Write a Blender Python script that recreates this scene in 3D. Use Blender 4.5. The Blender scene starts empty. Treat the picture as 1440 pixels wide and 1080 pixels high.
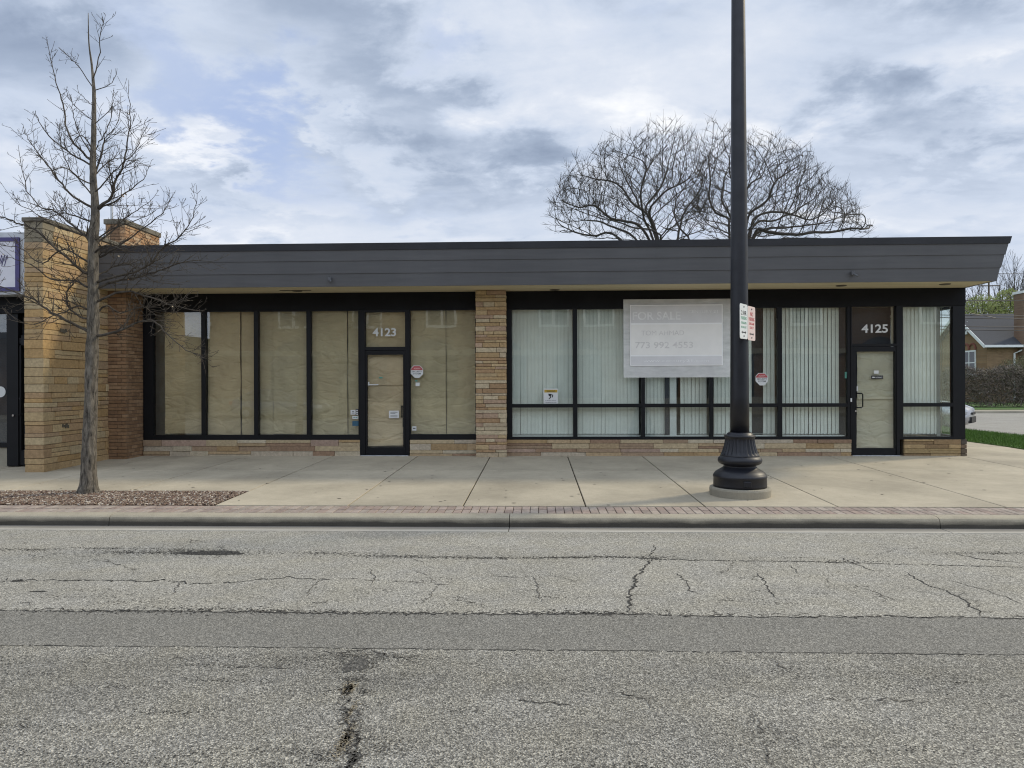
import bpy, bmesh, math, random
from mathutils import Vector, Matrix, noise
random.seed(7)
R = math.radians
scene = bpy.context.scene
C = bpy.data.collections.new("scene_objects"); scene.collection.children.link(C)

# ------------------------------------------------------------------ camera
H = 1.68
YAW = math.atan(35/1000)
cam = bpy.data.cameras.new("camera"); camo = bpy.data.objects.new("camera", cam); C.objects.link(camo)
cam.sensor_width = 36; cam.lens = 25.0; cam.clip_end = 2000; cam.clip_start = 0.05
CM = Matrix.Rotation(YAW, 4, 'Z') @ Matrix.Rotation(R(90), 4, 'X') @ Matrix.Rotation(-0.0035, 4, 'Z')
camo.matrix_world = Matrix.Translation((0, 0, H)) @ CM
scene.camera = camo
scene.view_settings.view_transform = 'Standard'; scene.view_settings.look = 'None'
scene.view_settings.exposure = 0.40; scene.view_settings.gamma = 1
scene.cycles.transparent_max_bounces = 24
scene.cycles.max_bounces = 8
scene.cycles.pixel_filter_type = 'BLACKMAN_HARRIS'; scene.cycles.filter_width = 1.1

# ------------------------------------------------------------------ world: sky texture with cloud layers
SUN_EL, SUN_AZ = R(36), math.atan2(0.394, 0.92)      # azimuth measured from +X towards +Y
world = bpy.data.worlds.new("World"); scene.world = world; world.use_nodes = True
def build_world():
    nt = world.node_tree; N = nt.nodes; L = nt.links; N.clear()
    out = N.new('ShaderNodeOutputWorld'); bg = N.new('ShaderNodeBackground'); bg.inputs[1].default_value = 1.0
    L.new(bg.outputs[0], out.inputs[0])
    sky = N.new('ShaderNodeTexSky'); sky.sky_type = 'NISHITA'; sky.sun_disc = False
    sky.sun_elevation = SUN_EL; sky.sun_rotation = R(90) - SUN_AZ
    sky.dust_density = 1.5; sky.ozone_density = 1.5
    def math_(op, a, b=None, clamp=False):
        n = N.new('ShaderNodeMath'); n.operation = op; n.use_clamp = clamp
        for i, v in enumerate((a, b)):
            if v is None: continue
            if isinstance(v, (int, float)): n.inputs[i].default_value = v
            else: L.new(v, n.inputs[i])
        return n.outputs[0]
    def mix(f, a, b):
        n = N.new('ShaderNodeMix'); n.data_type = 'RGBA'; n.clamp_factor = True
        for i, v in ((0, f), (6, a), (7, b)):
            if isinstance(v, (int, float)): n.inputs[i].default_value = v
            elif isinstance(v, tuple): n.inputs[i].default_value = (*v, 1)
            else: L.new(v, n.inputs[i])
        return n.outputs[2]
    tc = N.new('ShaderNodeTexCoord')
    nrm = N.new('ShaderNodeVectorMath'); nrm.operation = 'NORMALIZE'; L.new(tc.outputs['Generated'], nrm.inputs[0])
    sep = N.new('ShaderNodeSeparateXYZ'); L.new(nrm.outputs[0], sep.inputs[0])
    zc = math_('ADD', math_('MAXIMUM', sep.outputs[2], 0.0), 0.22)
    px = math_('DIVIDE', sep.outputs[0], zc); py = math_('DIVIDE', sep.outputs[1], zc)
    com = N.new('ShaderNodeCombineXYZ'); L.new(px, com.inputs[0]); L.new(py, com.inputs[1])
    def nz(scale, detail, rough, off, dist=0.0, src=None, squash=(1, 1, 1), rot=0.0):
        mp = N.new('ShaderNodeMapping'); L.new(src or com.outputs[0], mp.inputs[0])
        mp.inputs['Location'].default_value = off; mp.inputs['Scale'].default_value = squash; mp.inputs['Rotation'].default_value = (0, 0, rot)
        n = N.new('ShaderNodeTexNoise'); n.inputs['Scale'].default_value = scale; n.inputs['Detail'].default_value = detail
        n.inputs['Roughness'].default_value = rough; n.inputs['Distortion'].default_value = dist
        L.new(mp.outputs[0], n.inputs['Vector']); return n.outputs['Fac']
    def ramp(v, pts, interp='EASE'):
        n = N.new('ShaderNodeValToRGB'); n.color_ramp.interpolation = interp; L.new(v, n.inputs[0])
        e = n.color_ramp.elements
        while len(e) < len(pts): e.new(0.5)
        for k, (p, c) in enumerate(pts):
            e[k].position = p; e[k].color = (*c, 1) if isinstance(c, tuple) else (c, c, c, 1)
        return n.outputs[0]
    # blobs: particular clouds in particular directions of the sky (x/y, z/y tangents)
    def blob(az, el, w, h, tilt=0.0, warp=None):
        # az, el in tangent units around +Y
        y = math_('MAXIMUM', sep.outputs[1], 0.02)
        a = math_('SUBTRACT', math_('DIVIDE', sep.outputs[0], y), az)
        b = math_('SUBTRACT', math_('DIVIDE', sep.outputs[2], y), el)
        if warp is not None: b = math_('ADD', b, warp); a = math_('ADD', a, math_('MULTIPLY', warp, 1.6))
        c, s = math.cos(tilt), math.sin(tilt)
        a2 = math_('ADD', math_('MULTIPLY', a, c/w), math_('MULTIPLY', b, s/w))
        b2 = math_('ADD', math_('MULTIPLY', a, -s/h), math_('MULTIPLY', b, c/h))
        d = math_('ADD', math_('MULTIPLY', a2, a2), math_('MULTIPLY', b2, b2))
        f = math_('SUBTRACT', 1.0, d, clamp=True)
        # only towards +Y
        g = math_('GREATER_THAN', sep.outputs[1], 0.05)
        return math_('MULTIPLY', math_('MULTIPLY', f, f), g)
    big = nz(0.55, 10, 0.58, (3.1, 1.7, 0), 0.3)
    med = nz(1.6, 10, 0.56, (7.7, 2.2, 1.0), 0.15, squash=(1, 1.15, 1))
    fine = nz(5.0, 8, 0.6, (1.3, 9.2, 2.0), 0.2)
    mid = nz(2.9, 9, 0.58, (2.1, 4.4, 3.0), 0.35, squash=(0.8, 1.6, 1))
    warp = math_('MULTIPLY', math_('SUBTRACT', med, 0.5), 0.30)
    warp2 = math_('MULTIPLY', math_('SUBTRACT', fine, 0.5), 0.16)
    wp = math_('ADD', warp, warp2)
    T = lambda x: (x-755)/1000
    E = lambda y: (540-y)/1000
    def sumb(lst):
        acc = None
        for (x, y, w, h, t, k) in lst:
            v = math_('MULTIPLY', blob(T(x), E(y), w/1000, h/1000, R(t), wp), k)
            acc = v if acc is None else math_('ADD', acc, v)
        return acc
    # blue openings
    blue = sumb([(300, 110, 300, 75, -35, 1.1), (400, 175, 160, 60, -35, 0.7), (655, 30, 60, 50, 0, 0.7), (900, 25, 60, 30, 0, 0.3), (560, 250, 220, 50, -20, 0.3), (230, 300, 200, 70, 0, 0.4)])
    cover = math_('SUBTRACT', math_('ADD', 1.0, math_('MULTIPLY', math_('SUBTRACT', big, 0.5), 0.5)), math_('MULTIPLY', blue, 0.62), clamp=True)
    # grey bellies
    dark = sumb([(30, 60, 210, 80, 0, 0.9), (480, 40, 330, 100, -18, 0.85), (560, 110, 200, 50, -12, 0.5), (600, 235, 260, 60, -25, 0.75),
                 (300, 225, 130, 30, -12, 0.5), (720, 210, 150, 100, 0, 0.35), (1150, 190, 330, 80, -8, 0.65), (1330, 50, 240, 60, 0, 0.55), (1300, 260, 200, 30, 0, 0.45), (430, 290, 120, 22, -5, 0.35), (640, 180, 200, 90, -20, 0.5), (760, 250, 120, 50, -10, 0.4), (1000, 260, 300, 50, 0, 0.3)])
    lite = sumb([(240, 160, 150, 60, -25, 0.75), (330, 190, 110, 30, -30, 0.55), (50, 170, 190, 90, 0, 0.4), (930, 120, 260, 120, 0, 0.35), (700, 330, 600, 50, 0, 0.5), (1150, 300, 300, 25, 0, 0.5), (1280, 110, 160, 40, 15, 0.7), (1380, 160, 120, 50, 0, 0.5), (300, 330, 300, 40, -8, 0.6), (490, 165, 60, 22, -20, 0.6), (1400, 90, 90, 40, 15, 0.7)])
    t = math_('ADD', math_('MULTIPLY', math_('SUBTRACT', med, 0.5), 0.98), math_('MULTIPLY', math_('SUBTRACT', fine, 0.5), 0.8))
    t = math_('ADD', t, math_('MULTIPLY', math_('SUBTRACT', mid, 0.5), 0.72))
    t = math_('ADD', t, math_('MULTIPLY', math_('SUBTRACT', big, 0.5), 0.4))
    t = math_('ADD', math_('ADD', 0.56, t), math_('SUBTRACT', math_('MULTIPLY', lite, 0.34), math_('MULTIPLY', dark, 0.29)))
    cloud = ramp(t, [(0.0, (0.20, 0.25, 0.345)), (0.30, (0.31, 0.37, 0.475)), (0.55, (0.465, 0.525, 0.63)), (0.80, (0.575, 0.615, 0.69)), (1.0, (0.76, 0.77, 0.79))], 'LINEAR')
    skyc = N.new('ShaderNodeVectorMath'); skyc.operation = 'SCALE'; L.new(sky.outputs[0], skyc.inputs[0]); skyc.inputs['Scale'].default_value = 0.09
    # thin veil over the clear sky
    veil = mix(0.82, skyc.outputs[0], (0.37, 0.455, 0.66))
    col = mix(cover, veil, cloud)
    # pale band near the horizon
    hz = math_('SUBTRACT', 1.0, math_('DIVIDE', math_('MAXIMUM', sep.outputs[2], 0.0), 0.22), clamp=True)
    col = mix(math_('MULTIPLY', hz, 0.35), col, (0.58, 0.64, 0.73))
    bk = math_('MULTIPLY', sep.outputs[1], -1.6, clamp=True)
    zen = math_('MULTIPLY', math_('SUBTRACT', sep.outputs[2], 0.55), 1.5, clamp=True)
    gain = math_('ADD', math_('ADD', 1.0, math_('MULTIPLY', bk, 0.75)), math_('MULTIPLY', zen, 0.25))  # unseen sky behind the camera and overhead boosted to brighten the facade
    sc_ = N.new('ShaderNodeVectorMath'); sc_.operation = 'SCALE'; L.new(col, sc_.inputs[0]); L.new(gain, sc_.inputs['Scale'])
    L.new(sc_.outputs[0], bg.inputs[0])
build_world()

sun = bpy.data.lights.new("sun", 'SUN'); suno = bpy.data.objects.new("sun", sun); C.objects.link(suno)
sun.energy = 1.75; sun.angle = R(6); sun.color = (1.0, 0.88, 0.66)
sd = Vector((math.cos(SUN_EL)*math.cos(SUN_AZ), math.cos(SUN_EL)*math.sin(SUN_AZ), math.sin(SUN_EL)))
suno.rotation_euler = sd.to_track_quat('Z', 'Y').to_euler()

# ------------------------------------------------------------------ pixel helpers (photo is 1440x1080)
def ray(px, py): return (CM.to_3x3() @ Vector(((px-720)/1000, -(py-540)/1000, -1)))
def P(px, py, Y):
    d = ray(px, py); t = Y/d.y; return Vector((d.x*t, Y, H+d.z*t))
def XX(px, Y): return P(px, 540, Y).x
def ZZ(py, Y, px=720): return P(px, py, Y).z
SZ0, SS, SY0 = 0.13, 0.017, 8.4
def zs(y): return SZ0 + SS*(min(y, 16.0)-SY0)
def G(px, py):
    d = ray(px, py); t = (SZ0-SS*SY0-H)/(d.z-SS*d.y); return Vector((d.x*t, d.y*t, 0))
def GF(px, py, z=0.0):
    d = ray(px, py); t = (z-H)/d.z; return Vector((d.x*t, d.y*t, z))

# ------------------------------------------------------------------ materials
MATS = {}
def newmat(name):
    m = bpy.data.materials.new(name); m.use_nodes = True; MATS[name] = m
    nt = m.node_tree; b = nt.nodes['Principled BSDF']; return m, nt, b
def nd(nt, typ, **kw):
    n = nt.nodes.new('ShaderNode'+typ)
    for k, v in kw.items():
        if k.startswith('i_'): n.inputs[k[2:].replace('_', ' ')].default_value = v
        else: setattr(n, k, v)
    return n
def rampn(nt, src, pts, interp='LINEAR'):
    n = nt.nodes.new('ShaderNodeValToRGB'); n.color_ramp.interpolation = interp; nt.links.new(src, n.inputs[0])
    e = n.color_ramp.elements
    while len(e) < len(pts): e.new(0.5)
    for k, (p, c) in enumerate(pts):
        e[k].position = p; e[k].color = (*c, 1) if isinstance(c, tuple) else (c, c, c, 1)
    return n.outputs[0]
def mixn(nt, f, a, b, blend='MIX'):
    n = nt.nodes.new('ShaderNodeMix'); n.data_type = 'RGBA'; n.blend_type = blend
    for i, v in ((0, f), (6, a), (7, b)):
        if isinstance(v, (int, float)): n.inputs[i].default_value = v if i == 0 else (v, v, v, 1)
        elif isinstance(v, tuple): n.inputs[i].default_value = (*v, 1)
        else: nt.links.new(v, n.inputs[i])
    return n.outputs[2]
def objco(nt, scale=(1, 1, 1)):
    t = nt.nodes.new('ShaderNodeTexCoord'); m = nt.nodes.new('ShaderNodeMapping'); m.inputs['Scale'].default_value = scale
    nt.links.new(t.outputs['Object'], m.inputs[0]); return m.outputs[0]
def noi(nt, co, scale, detail=6, rough=0.55, dist=0.0):
    n = nt.nodes.new('ShaderNodeTexNoise'); n.inputs['Scale'].default_value = scale; n.inputs['Detail'].default_value = detail
    n.inputs['Roughness'].default_value = rough; n.inputs['Distortion'].default_value = dist
    nt.links.new(co, n.inputs['Vector']); return n.outputs['Fac']
def bump(nt, b, h, strength, dist=0.01, prev=None):
    n = nt.nodes.new('ShaderNodeBump'); n.inputs['Strength'].default_value = strength; n.inputs['Distance'].default_value = dist
    nt.links.new(h, n.inputs['Height'])
    if prev is not None: nt.links.new(prev, n.inputs['Normal'])
    nt.links.new(n.outputs[0], b.inputs['Normal']); return n.outputs[0]
def simple(name, col, rough=0.6, metal=0.0, var=0.12, nscale=6.0, bmp=0.0, bscale=60, bdist=0.004, spec=0.5, stretch=(1, 1, 1)):
    m, nt, b = newmat(name); co = objco(nt, stretch)
    f = noi(nt, co, nscale)
    c = rampn(nt, f, [(0.3, tuple(x*(1-var) for x in col)), (0.7, tuple(min(1, x*(1+var)) for x in col))])
    nt.links.new(c, b.inputs['Base Color']); b.inputs['Roughness'].default_value = rough; b.inputs['Metallic'].default_value = metal
    b.inputs['Specular IOR Level'].default_value = spec
    if bmp: bump(nt, b, noi(nt, co, bscale), bmp, bdist)
    return m
def attrmat(name, rough=0.8, var=0.25, nscale=14, bmp=0.5, bscale=45, bdist=0.006, attr='Col', spec=0.3):
    m, nt, b = newmat(name); co = objco(nt)
    a = nt.nodes.new('ShaderNodeAttribute'); a.attribute_name = attr
    f = noi(nt, co, nscale, 7, 0.62); v = rampn(nt, f, [(0.28, 1-var*1.3), (0.72, 1+var)])
    c = mixn(nt, 1.0, a.outputs['Color'], v, 'MULTIPLY')
    nt.links.new(c, b.inputs['Base Color']); b.inputs['Roughness'].default_value = rough; b.inputs['Specular IOR Level'].default_value = spec
    if bmp: bump(nt, b, noi(nt, co, bscale, 8, 0.65), bmp, bdist)
    return m

def asphalt(name, base, contrast, rscale, bstr, blotch=0.25, tint=(1.0, 0.95, 0.84), patch=0.0):
    m, nt, b = newmat(name); co = objco(nt)
    v = nd(nt, 'TexVoronoi', feature='F1'); v.inputs['Scale'].default_value = rscale; nt.links.new(co, v.inputs['Vector'])
    sepc = nt.nodes.new('ShaderNodeSeparateColor'); nt.links.new(v.outputs['Color'], sepc.inputs[0])
    st = rampn(nt, sepc.outputs[0], [(0.0, 1-contrast), (0.45, 1-contrast*0.25), (0.8, 1+contrast*0.6), (1.0, 1+contrast*1.7)])
    v2 = nd(nt, 'TexVoronoi', feature='F1'); v2.inputs['Scale'].default_value = rscale*2.6; nt.links.new(co, v2.inputs['Vector'])
    s2 = nt.nodes.new('ShaderNodeSeparateColor'); nt.links.new(v2.outputs['Color'], s2.inputs[0])
    st2 = rampn(nt, s2.outputs[1], [(0.0, 1-contrast*0.7), (1.0, 1+contrast*0.7)])
    st = mixn(nt, 1.0, st, st2, 'MULTIPLY')
    # large blotches and tyre-worn bands along the street
    bl = rampn(nt, noi(nt, co, 0.9, 8, 0.6, 0.4), [(0.3, 1-blotch), (0.7, 1+blotch*0.7)])
    co2 = objco(nt, (0.12, 1.3, 1)); band = rampn(nt, noi(nt, co2, 1.6, 4, 0.5), [(0.35, 1-blotch*0.7), (0.65, 1+blotch*0.5)])
    # small dark pits
    pit = rampn(nt, noi(nt, co, 38, 5, 0.7), [(0.30, 1-contrast*1.2), (0.46, 1.0)])
    warm = mixn(nt, rampn(nt, noi(nt, co, 2.3, 6, 0.6), [(0.35, 0.0), (0.65, 1.0)]), tuple(base*t for t in (1.0, 0.955, 0.835)), tuple(base*t for t in tint))
    c = mixn(nt, 1.0, warm, st, 'MULTIPLY'); c = mixn(nt, 1.0, c, bl, 'MULTIPLY'); c = mixn(nt, 1.0, c, band, 'MULTIPLY'); c = mixn(nt, 1.0, c, pit, 'MULTIPLY')
    if patch:
        dk = rampn(nt, noi(nt, objco(nt, (0.35, 1, 1)), 1.7, 9, 0.62, 0.5), [(0.60, 0.0), (0.70, 1.0)])
        c = mixn(nt, mixn(nt, 1.0, dk, patch, 'MULTIPLY'), c, mixn(nt, 1.0, c, 0.5, 'MULTIPLY'))
    nt.links.new(c, b.inputs['Base Color']); b.inputs['Roughness'].default_value = 0.9; b.inputs['Specular IOR Level'].default_value = 0.25
    nb = bump(nt, b, v.outputs['Distance'], bstr, 0.012)
    bump(nt, b, noi(nt, co, 6, 8, 0.65), 0.2, 0.02, nb)
    return m
asphalt('asphalt_far', 0.325, 0.50, 120, 0.35, 0.10, tint=(1.0, 0.94, 0.78), patch=0.2)
asphalt('asphalt_near', 0.272, 0.60, 125, 0.6, 0.15, tint=(1.0, 0.94, 0.78), patch=0.5)
asphalt('asphalt_strip', 0.215, 0.46, 140, 0.35, 0.06, tint=(1.0, 0.95, 0.82))
asphalt('asphalt_hole', 0.06, 0.5, 80, 0.8, 0.2)
simple('sand_fill', (0.34, 0.29, 0.20), 0.95, var=0.3, nscale=30); simple('crack_fill', (0.042, 0.039, 0.034), 0.95, var=0.5, nscale=20)
simple('crack_soft', (0.10, 0.092, 0.078), 0.95, var=0.5, nscale=25)
asphalt('side_street_asphalt', 0.31, 0.2, 60, 0.2, 0.1)

def concrete(name, base, attr=True, stain=0.3, dark=(0.75, 0.78, 0.8)):
    m, nt, b = newmat(name); co = objco(nt)
    f = rampn(nt, noi(nt, co, 0.8, 8, 0.6, 0.3), [(0.3, 1-stain), (0.62, 1.0), (0.8, 1.06)])
    g = rampn(nt, noi(nt, co, 130, 3, 0.6), [(0.25, 0.84), (0.75, 1.14)])
    h = rampn(nt, noi(nt, co, 9, 8, 0.7), [(0.3, 0.92), (0.7, 1.05)])
    sp = rampn(nt, noi(nt, co, 16, 3, 0.5), [(0.20, 0.55), (0.27, 1.0)])
    c = mixn(nt, 1.0, base, f, 'MULTIPLY'); c = mixn(nt, 1.0, c, g, 'MULTIPLY'); c = mixn(nt, 1.0, c, h, 'MULTIPLY'); c = mixn(nt, 1.0, c, sp, 'MULTIPLY')
    if attr:
        a = nt.nodes.new('ShaderNodeAttribute'); a.attribute_name = 'Col'; c = mixn(nt, 1.0, c, a.outputs['Color'], 'MULTIPLY')
    nt.links.new(c, b.inputs['Base Color']); b.inputs['Roughness'].default_value = 0.85; b.inputs['Specular IOR Level'].default_value = 0.3
    bump(nt, b, noi(nt, co, 90, 6, 0.7), 0.3, 0.004)
    return m
concrete('sidewalk_concrete', (0.465, 0.41, 0.31))
def kerb_mat():
    m, nt, b = newmat('kerb_concrete'); co = objco(nt)
    geo = nt.nodes.new('ShaderNodeSeparateXYZ'); nt.links.new(co, geo.inputs[0])
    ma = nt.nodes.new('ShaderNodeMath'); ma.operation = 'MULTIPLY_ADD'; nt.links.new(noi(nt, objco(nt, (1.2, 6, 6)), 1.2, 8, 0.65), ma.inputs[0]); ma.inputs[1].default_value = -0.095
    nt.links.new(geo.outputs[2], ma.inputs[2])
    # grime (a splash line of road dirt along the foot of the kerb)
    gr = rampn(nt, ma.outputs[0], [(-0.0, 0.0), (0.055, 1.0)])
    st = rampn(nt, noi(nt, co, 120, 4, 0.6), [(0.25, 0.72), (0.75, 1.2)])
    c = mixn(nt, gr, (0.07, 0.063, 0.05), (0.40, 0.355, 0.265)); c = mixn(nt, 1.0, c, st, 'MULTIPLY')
    c = mixn(nt, 1.0, c, rampn(nt, noi(nt, co, 3, 8, 0.7), [(0.3, 0.8), (0.7, 1.1)]), 'MULTIPLY')
    nt.links.new(c, b.inputs['Base Color']); b.inputs['Roughness'].default_value = 0.9
    bump(nt, b, noi(nt, co, 80, 6, 0.7), 0.5, 0.006)
kerb_mat()
def gutter_mat():
    m, nt, b = newmat('gutter_concrete'); co = objco(nt)
    s = nt.nodes.new('ShaderNodeSeparateXYZ'); nt.links.new(co, s.inputs[0])
    ma = nt.nodes.new('ShaderNodeMath'); ma.operation = 'MULTIPLY_ADD'; nt.links.new(noi(nt, objco(nt, (0.6, 3, 1)), 1.5, 8, 0.65), ma.inputs[0]); ma.inputs[1].default_value = 0.22
    nt.links.new(s.outputs[1], ma.inputs[2])
    gr = rampn(nt, ma.outputs[0], [(0.0, 0.0), (1.0, 1.0)])
    mr = nt.nodes.new('ShaderNodeMapRange'); mr.inputs[1].default_value = 8.17; mr.inputs[2].default_value = 8.34; nt.links.new(ma.outputs[0], mr.inputs[0])
    st = rampn(nt, noi(nt, co, 120, 4, 0.6), [(0.25, 0.72), (0.75, 1.2)])
    c = mixn(nt, mr.outputs[0], (0.50, 0.47, 0.40), (0.20, 0.185, 0.16)); c = mixn(nt, 1.0, c, st, 'MULTIPLY')
    nt.links.new(c, b.inputs['Base Color']); b.inputs['Roughness'].default_value = 0.9
gutter_mat()
concrete('plain_concrete', (0.36, 0.33, 0.26), attr=False); concrete('stained_coping', (0.20, 0.18, 0.14), attr=False, stain=0.5)
attrmat('paver_brick', 0.85, 0.2, 20, 0.4)
attrmat('ledge_stone', 0.88, 0.20, 22, 1.0, 55, 0.012)
attrmat('wall_brick', 0.85, 0.18, 16, 0.5, 60, 0.004)
simple('mortar', (0.16, 0.13, 0.095), 0.95, var=0.2, nscale=20, bmp=0.4)
attrmat('mulch_chip', 0.9, 0.2, 30, 0.0)
simple('mulch_bed', (0.10, 0.072, 0.052), 0.95, var=0.45, nscale=60, bmp=0.8, bscale=70, bdist=0.02)
simple('black_frame', (0.006, 0.0065, 0.008), 0.5, var=0.25, nscale=3, spec=0.25, bmp=0.05, bscale=30)
simple('header_black', (0.007, 0.0075, 0.009), 0.65, var=0.35, nscale=2, spec=0.2, bmp=0.1, bscale=25)
simple('soffit_cream', (0.62, 0.54, 0.36), 0.8, var=0.10, nscale=1.2, stretch=(0.5, 3, 1), bmp=0.1)
simple('vent_dark', (0.10, 0.085, 0.06), 0.8)
simple('drip_cap', (0.022, 0.024, 0.030), 0.5, var=0.3, nscale=1.5)
simple('roof_membrane', (0.08, 0.08, 0.08), 0.9)
def fascia_mat():
    m, nt, b = newmat('slate_siding'); co = objco(nt, (0.4, 2, 6))
    f = rampn(nt, noi(nt, co, 2.5, 8, 0.6), [(0.3, (0.083, 0.085, 0.091)), (0.7, (0.102, 0.104, 0.109))])
    f = mixn(nt, 1.0, f, rampn(nt, noi(nt, objco(nt, (1, 1, 0.15)), 1.1, 6, 0.6), [(0.3, 0.9), (0.7, 1.07)]), 'MULTIPLY')
    nt.links.new(f, b.inputs['Base Color']); b.inputs['Roughness'].default_value = 0.6
    bump(nt, b, noi(nt, objco(nt, (0.6, 4, 18)), 6, 6, 0.6), 0.12, 0.004)
fascia_mat()
def pole_mat():
    m, nt, b = newmat('pole_paint'); co = objco(nt)
    f = rampn(nt, noi(nt, co, 7, 7, 0.6), [(0.35, (0.005, 0.006, 0.010)), (0.75, (0.010, 0.011, 0.017))])
    dust = rampn(nt, noi(nt, objco(nt, (1, 1, 2.0)), 14, 8, 0.7), [(0.62, 0.0), (0.8, 0.35)])
    f = mixn(nt, dust, f, (0.08, 0.08, 0.075)); nt.links.new(f, b.inputs['Base Color'])
    r = rampn(nt, noi(nt, co, 5), [(0.3, 0.38), (0.7, 0.55)]); nt.links.new(r, b.inputs['Roughness'])
    bump(nt, b, noi(nt, co, 45, 5, 0.6), 0.12, 0.003)
pole_mat()
def glass_mat(name, tint):
    m = bpy.data.materials.new(name); m.use_nodes = True; MATS[name] = m; nt = m.node_tree; nt.nodes.clear()
    out = nt.nodes.new('ShaderNodeOutputMaterial'); mx = nt.nodes.new('ShaderNodeMixShader')
    tr = nt.nodes.new('ShaderNodeBsdfTransparent'); tr.inputs[0].default_value = (*tint, 1)
    gl = nt.nodes.new('ShaderNodeBsdfGlossy'); gl.inputs['Roughness'].default_value = 0.0; gl.inputs[0].default_value = (1, 1, 1, 1)
    lw = nt.nodes.new('ShaderNodeLayerWeight'); lw.inputs[0].default_value = 0.5     # facing: 1-|cos|
    pw = nt.nodes.new('ShaderNodeMath'); pw.operation = 'POWER'; pw.inputs[1].default_value = 5; nt.links.new(lw.outputs['Facing'], pw.inputs[0])
    ma = nt.nodes.new('ShaderNodeMath'); ma.operation = 'MULTIPLY_ADD'; ma.inputs[1].default_value = 0.93; ma.inputs[2].default_value = 0.066; nt.links.new(pw.outputs[0], ma.inputs[0])
    co = objco(nt); bp = nt.nodes.new('ShaderNodeBump'); bp.inputs['Strength'].default_value = 0.04; bp.inputs['Distance'].default_value = 0.02
    nt.links.new(noi(nt, co, 1.3, 2), bp.inputs['Height']); nt.links.new(bp.outputs[0], gl.inputs['Normal'])
    nt.links.new(ma.outputs[0], mx.inputs[0]); nt.links.new(tr.outputs[0], mx.inputs[1]); nt.links.new(gl.outputs[0], mx.inputs[2]); nt.links.new(mx.outputs[0], out.inputs[0])
glass_mat('window_glass', (0.955, 0.97, 0.955)); glass_mat('green_glass', (0.943, 0.970, 0.953))
def paper_mat(name, base):
    m, nt, b = newmat(name); co = objco(nt)
    f = rampn(nt, noi(nt, co, 1.6, 8, 0.6, 0.8), [(0.3, tuple(x*0.84 for x in base)), (0.7, tuple(x*1.1 for x in base))])
    nt.links.new(f, b.inputs['Base Color']); b.inputs['Roughness'].default_value = 0.75
    cr = nd(nt, 'TexVoronoi', feature='DISTANCE_TO_EDGE'); cr.inputs['Scale'].default_value = 2.2
    w = nt.nodes.new('ShaderNodeTexCoord'); mp = nt.nodes.new('ShaderNodeMapping'); mp.inputs['Scale'].default_value = (0.8, 1, 1.6); mp.inputs['Rotation'].default_value = (0, 0.5, 0)
    nt.links.new(w.outputs['Object'], mp.inputs[0])
    nn = nt.nodes.new('ShaderNodeTexNoise'); nn.inputs['Scale'].default_value = 2.0; nn.inputs['Detail'].default_value = 3; nt.links.new(mp.outputs[0], nn.inputs['Vector'])
    vm = nt.nodes.new('ShaderNodeVectorMath'); vm.operation = 'MULTIPLY_ADD'; nt.links.new(nn.outputs['Color'], vm.inputs[0]); vm.inputs[1].default_value = (0.7, 0.7, 0.7); nt.links.new(mp.outputs[0], vm.inputs[2])
    nt.links.new(vm.outputs[0], cr.inputs['Vector'])
    ed = rampn(nt, cr.outputs['Distance'], [(0.0, 0.0), (0.16, 1.0)], 'EASE')
    n1 = bump(nt, b, ed, 0.5, 0.016)
    bump(nt, b, noi(nt, objco(nt, (1, 1, 2.2)), 1.6, 6, 0.5, 1.2), 0.7, 0.07, n1)
paper_mat('kraft_paper', (0.53, 0.425, 0.265)); paper_mat('kraft_green', (0.49, 0.41, 0.265)); paper_mat('kraft_door', (0.56, 0.44, 0.29)); paper_mat('kraft_grey', (0.52, 0.48, 0.37))
simple('blind_fabric', (0.77, 0.775, 0.73), 0.7, var=0.05, nscale=4)
simple('blind_rail', (0.30, 0.32, 0.30), 0.5)
simple('interior_wall', (0.30, 0.30, 0.28), 0.9); simple('interior_floor', (0.12, 0.11, 0.10), 0.8); simple('interior_dark', (0.035, 0.038, 0.05), 0.8)
simple('white_paint', (0.70, 0.71, 0.70), 0.5, var=0.06); simple('white_vinyl', (0.62, 0.63, 0.62), 0.5, var=0.04)
simple('sign_white', (0.74, 0.77, 0.75), 0.4, var=0.04); simple('sign_green', (0.20, 0.40, 0.29), 0.5); simple('sign_red', (0.52, 0.10, 0.10), 0.5); simple('sign_pink', (0.74, 0.60, 0.55), 0.45, var=0.05)
simple('sign_ink', (0.02, 0.02, 0.02), 0.5); simple('strap_steel', (0.6, 0.61, 0.62), 0.35, metal=0.3)
simple('sticker_red', (0.42, 0.075, 0.08), 0.5); simple('sticker_yellow', (0.42, 0.28, 0.03), 0.5); simple('sticker_blue', (0.03, 0.10, 0.16), 0.5); simple('sticker_teal', (0.10, 0.30, 0.24), 0.5)
simple('sale_grey', (0.68, 0.675, 0.67), 0.6, var=0.06, nscale=3); simple('sale_pale', (0.84, 0.825, 0.78), 0.6, var=0.05, nscale=3); simple('sale_line', (0.90, 0.90, 0.88), 0.5, var=0.03); simple('sale_text', (0.80, 0.80, 0.79), 0.5); simple('sale_ink', (0.68, 0.66, 0.63), 0.6)
simple('purple_trim', (0.055, 0.045, 0.16), 0.5); simple('sign_face', (0.64, 0.64, 0.69), 0.5, var=0.05); simple('flashing', (0.48, 0.50, 0.52), 0.4)
simple('chrome', (0.6, 0.6, 0.6), 0.25, metal=1.0)
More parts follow.
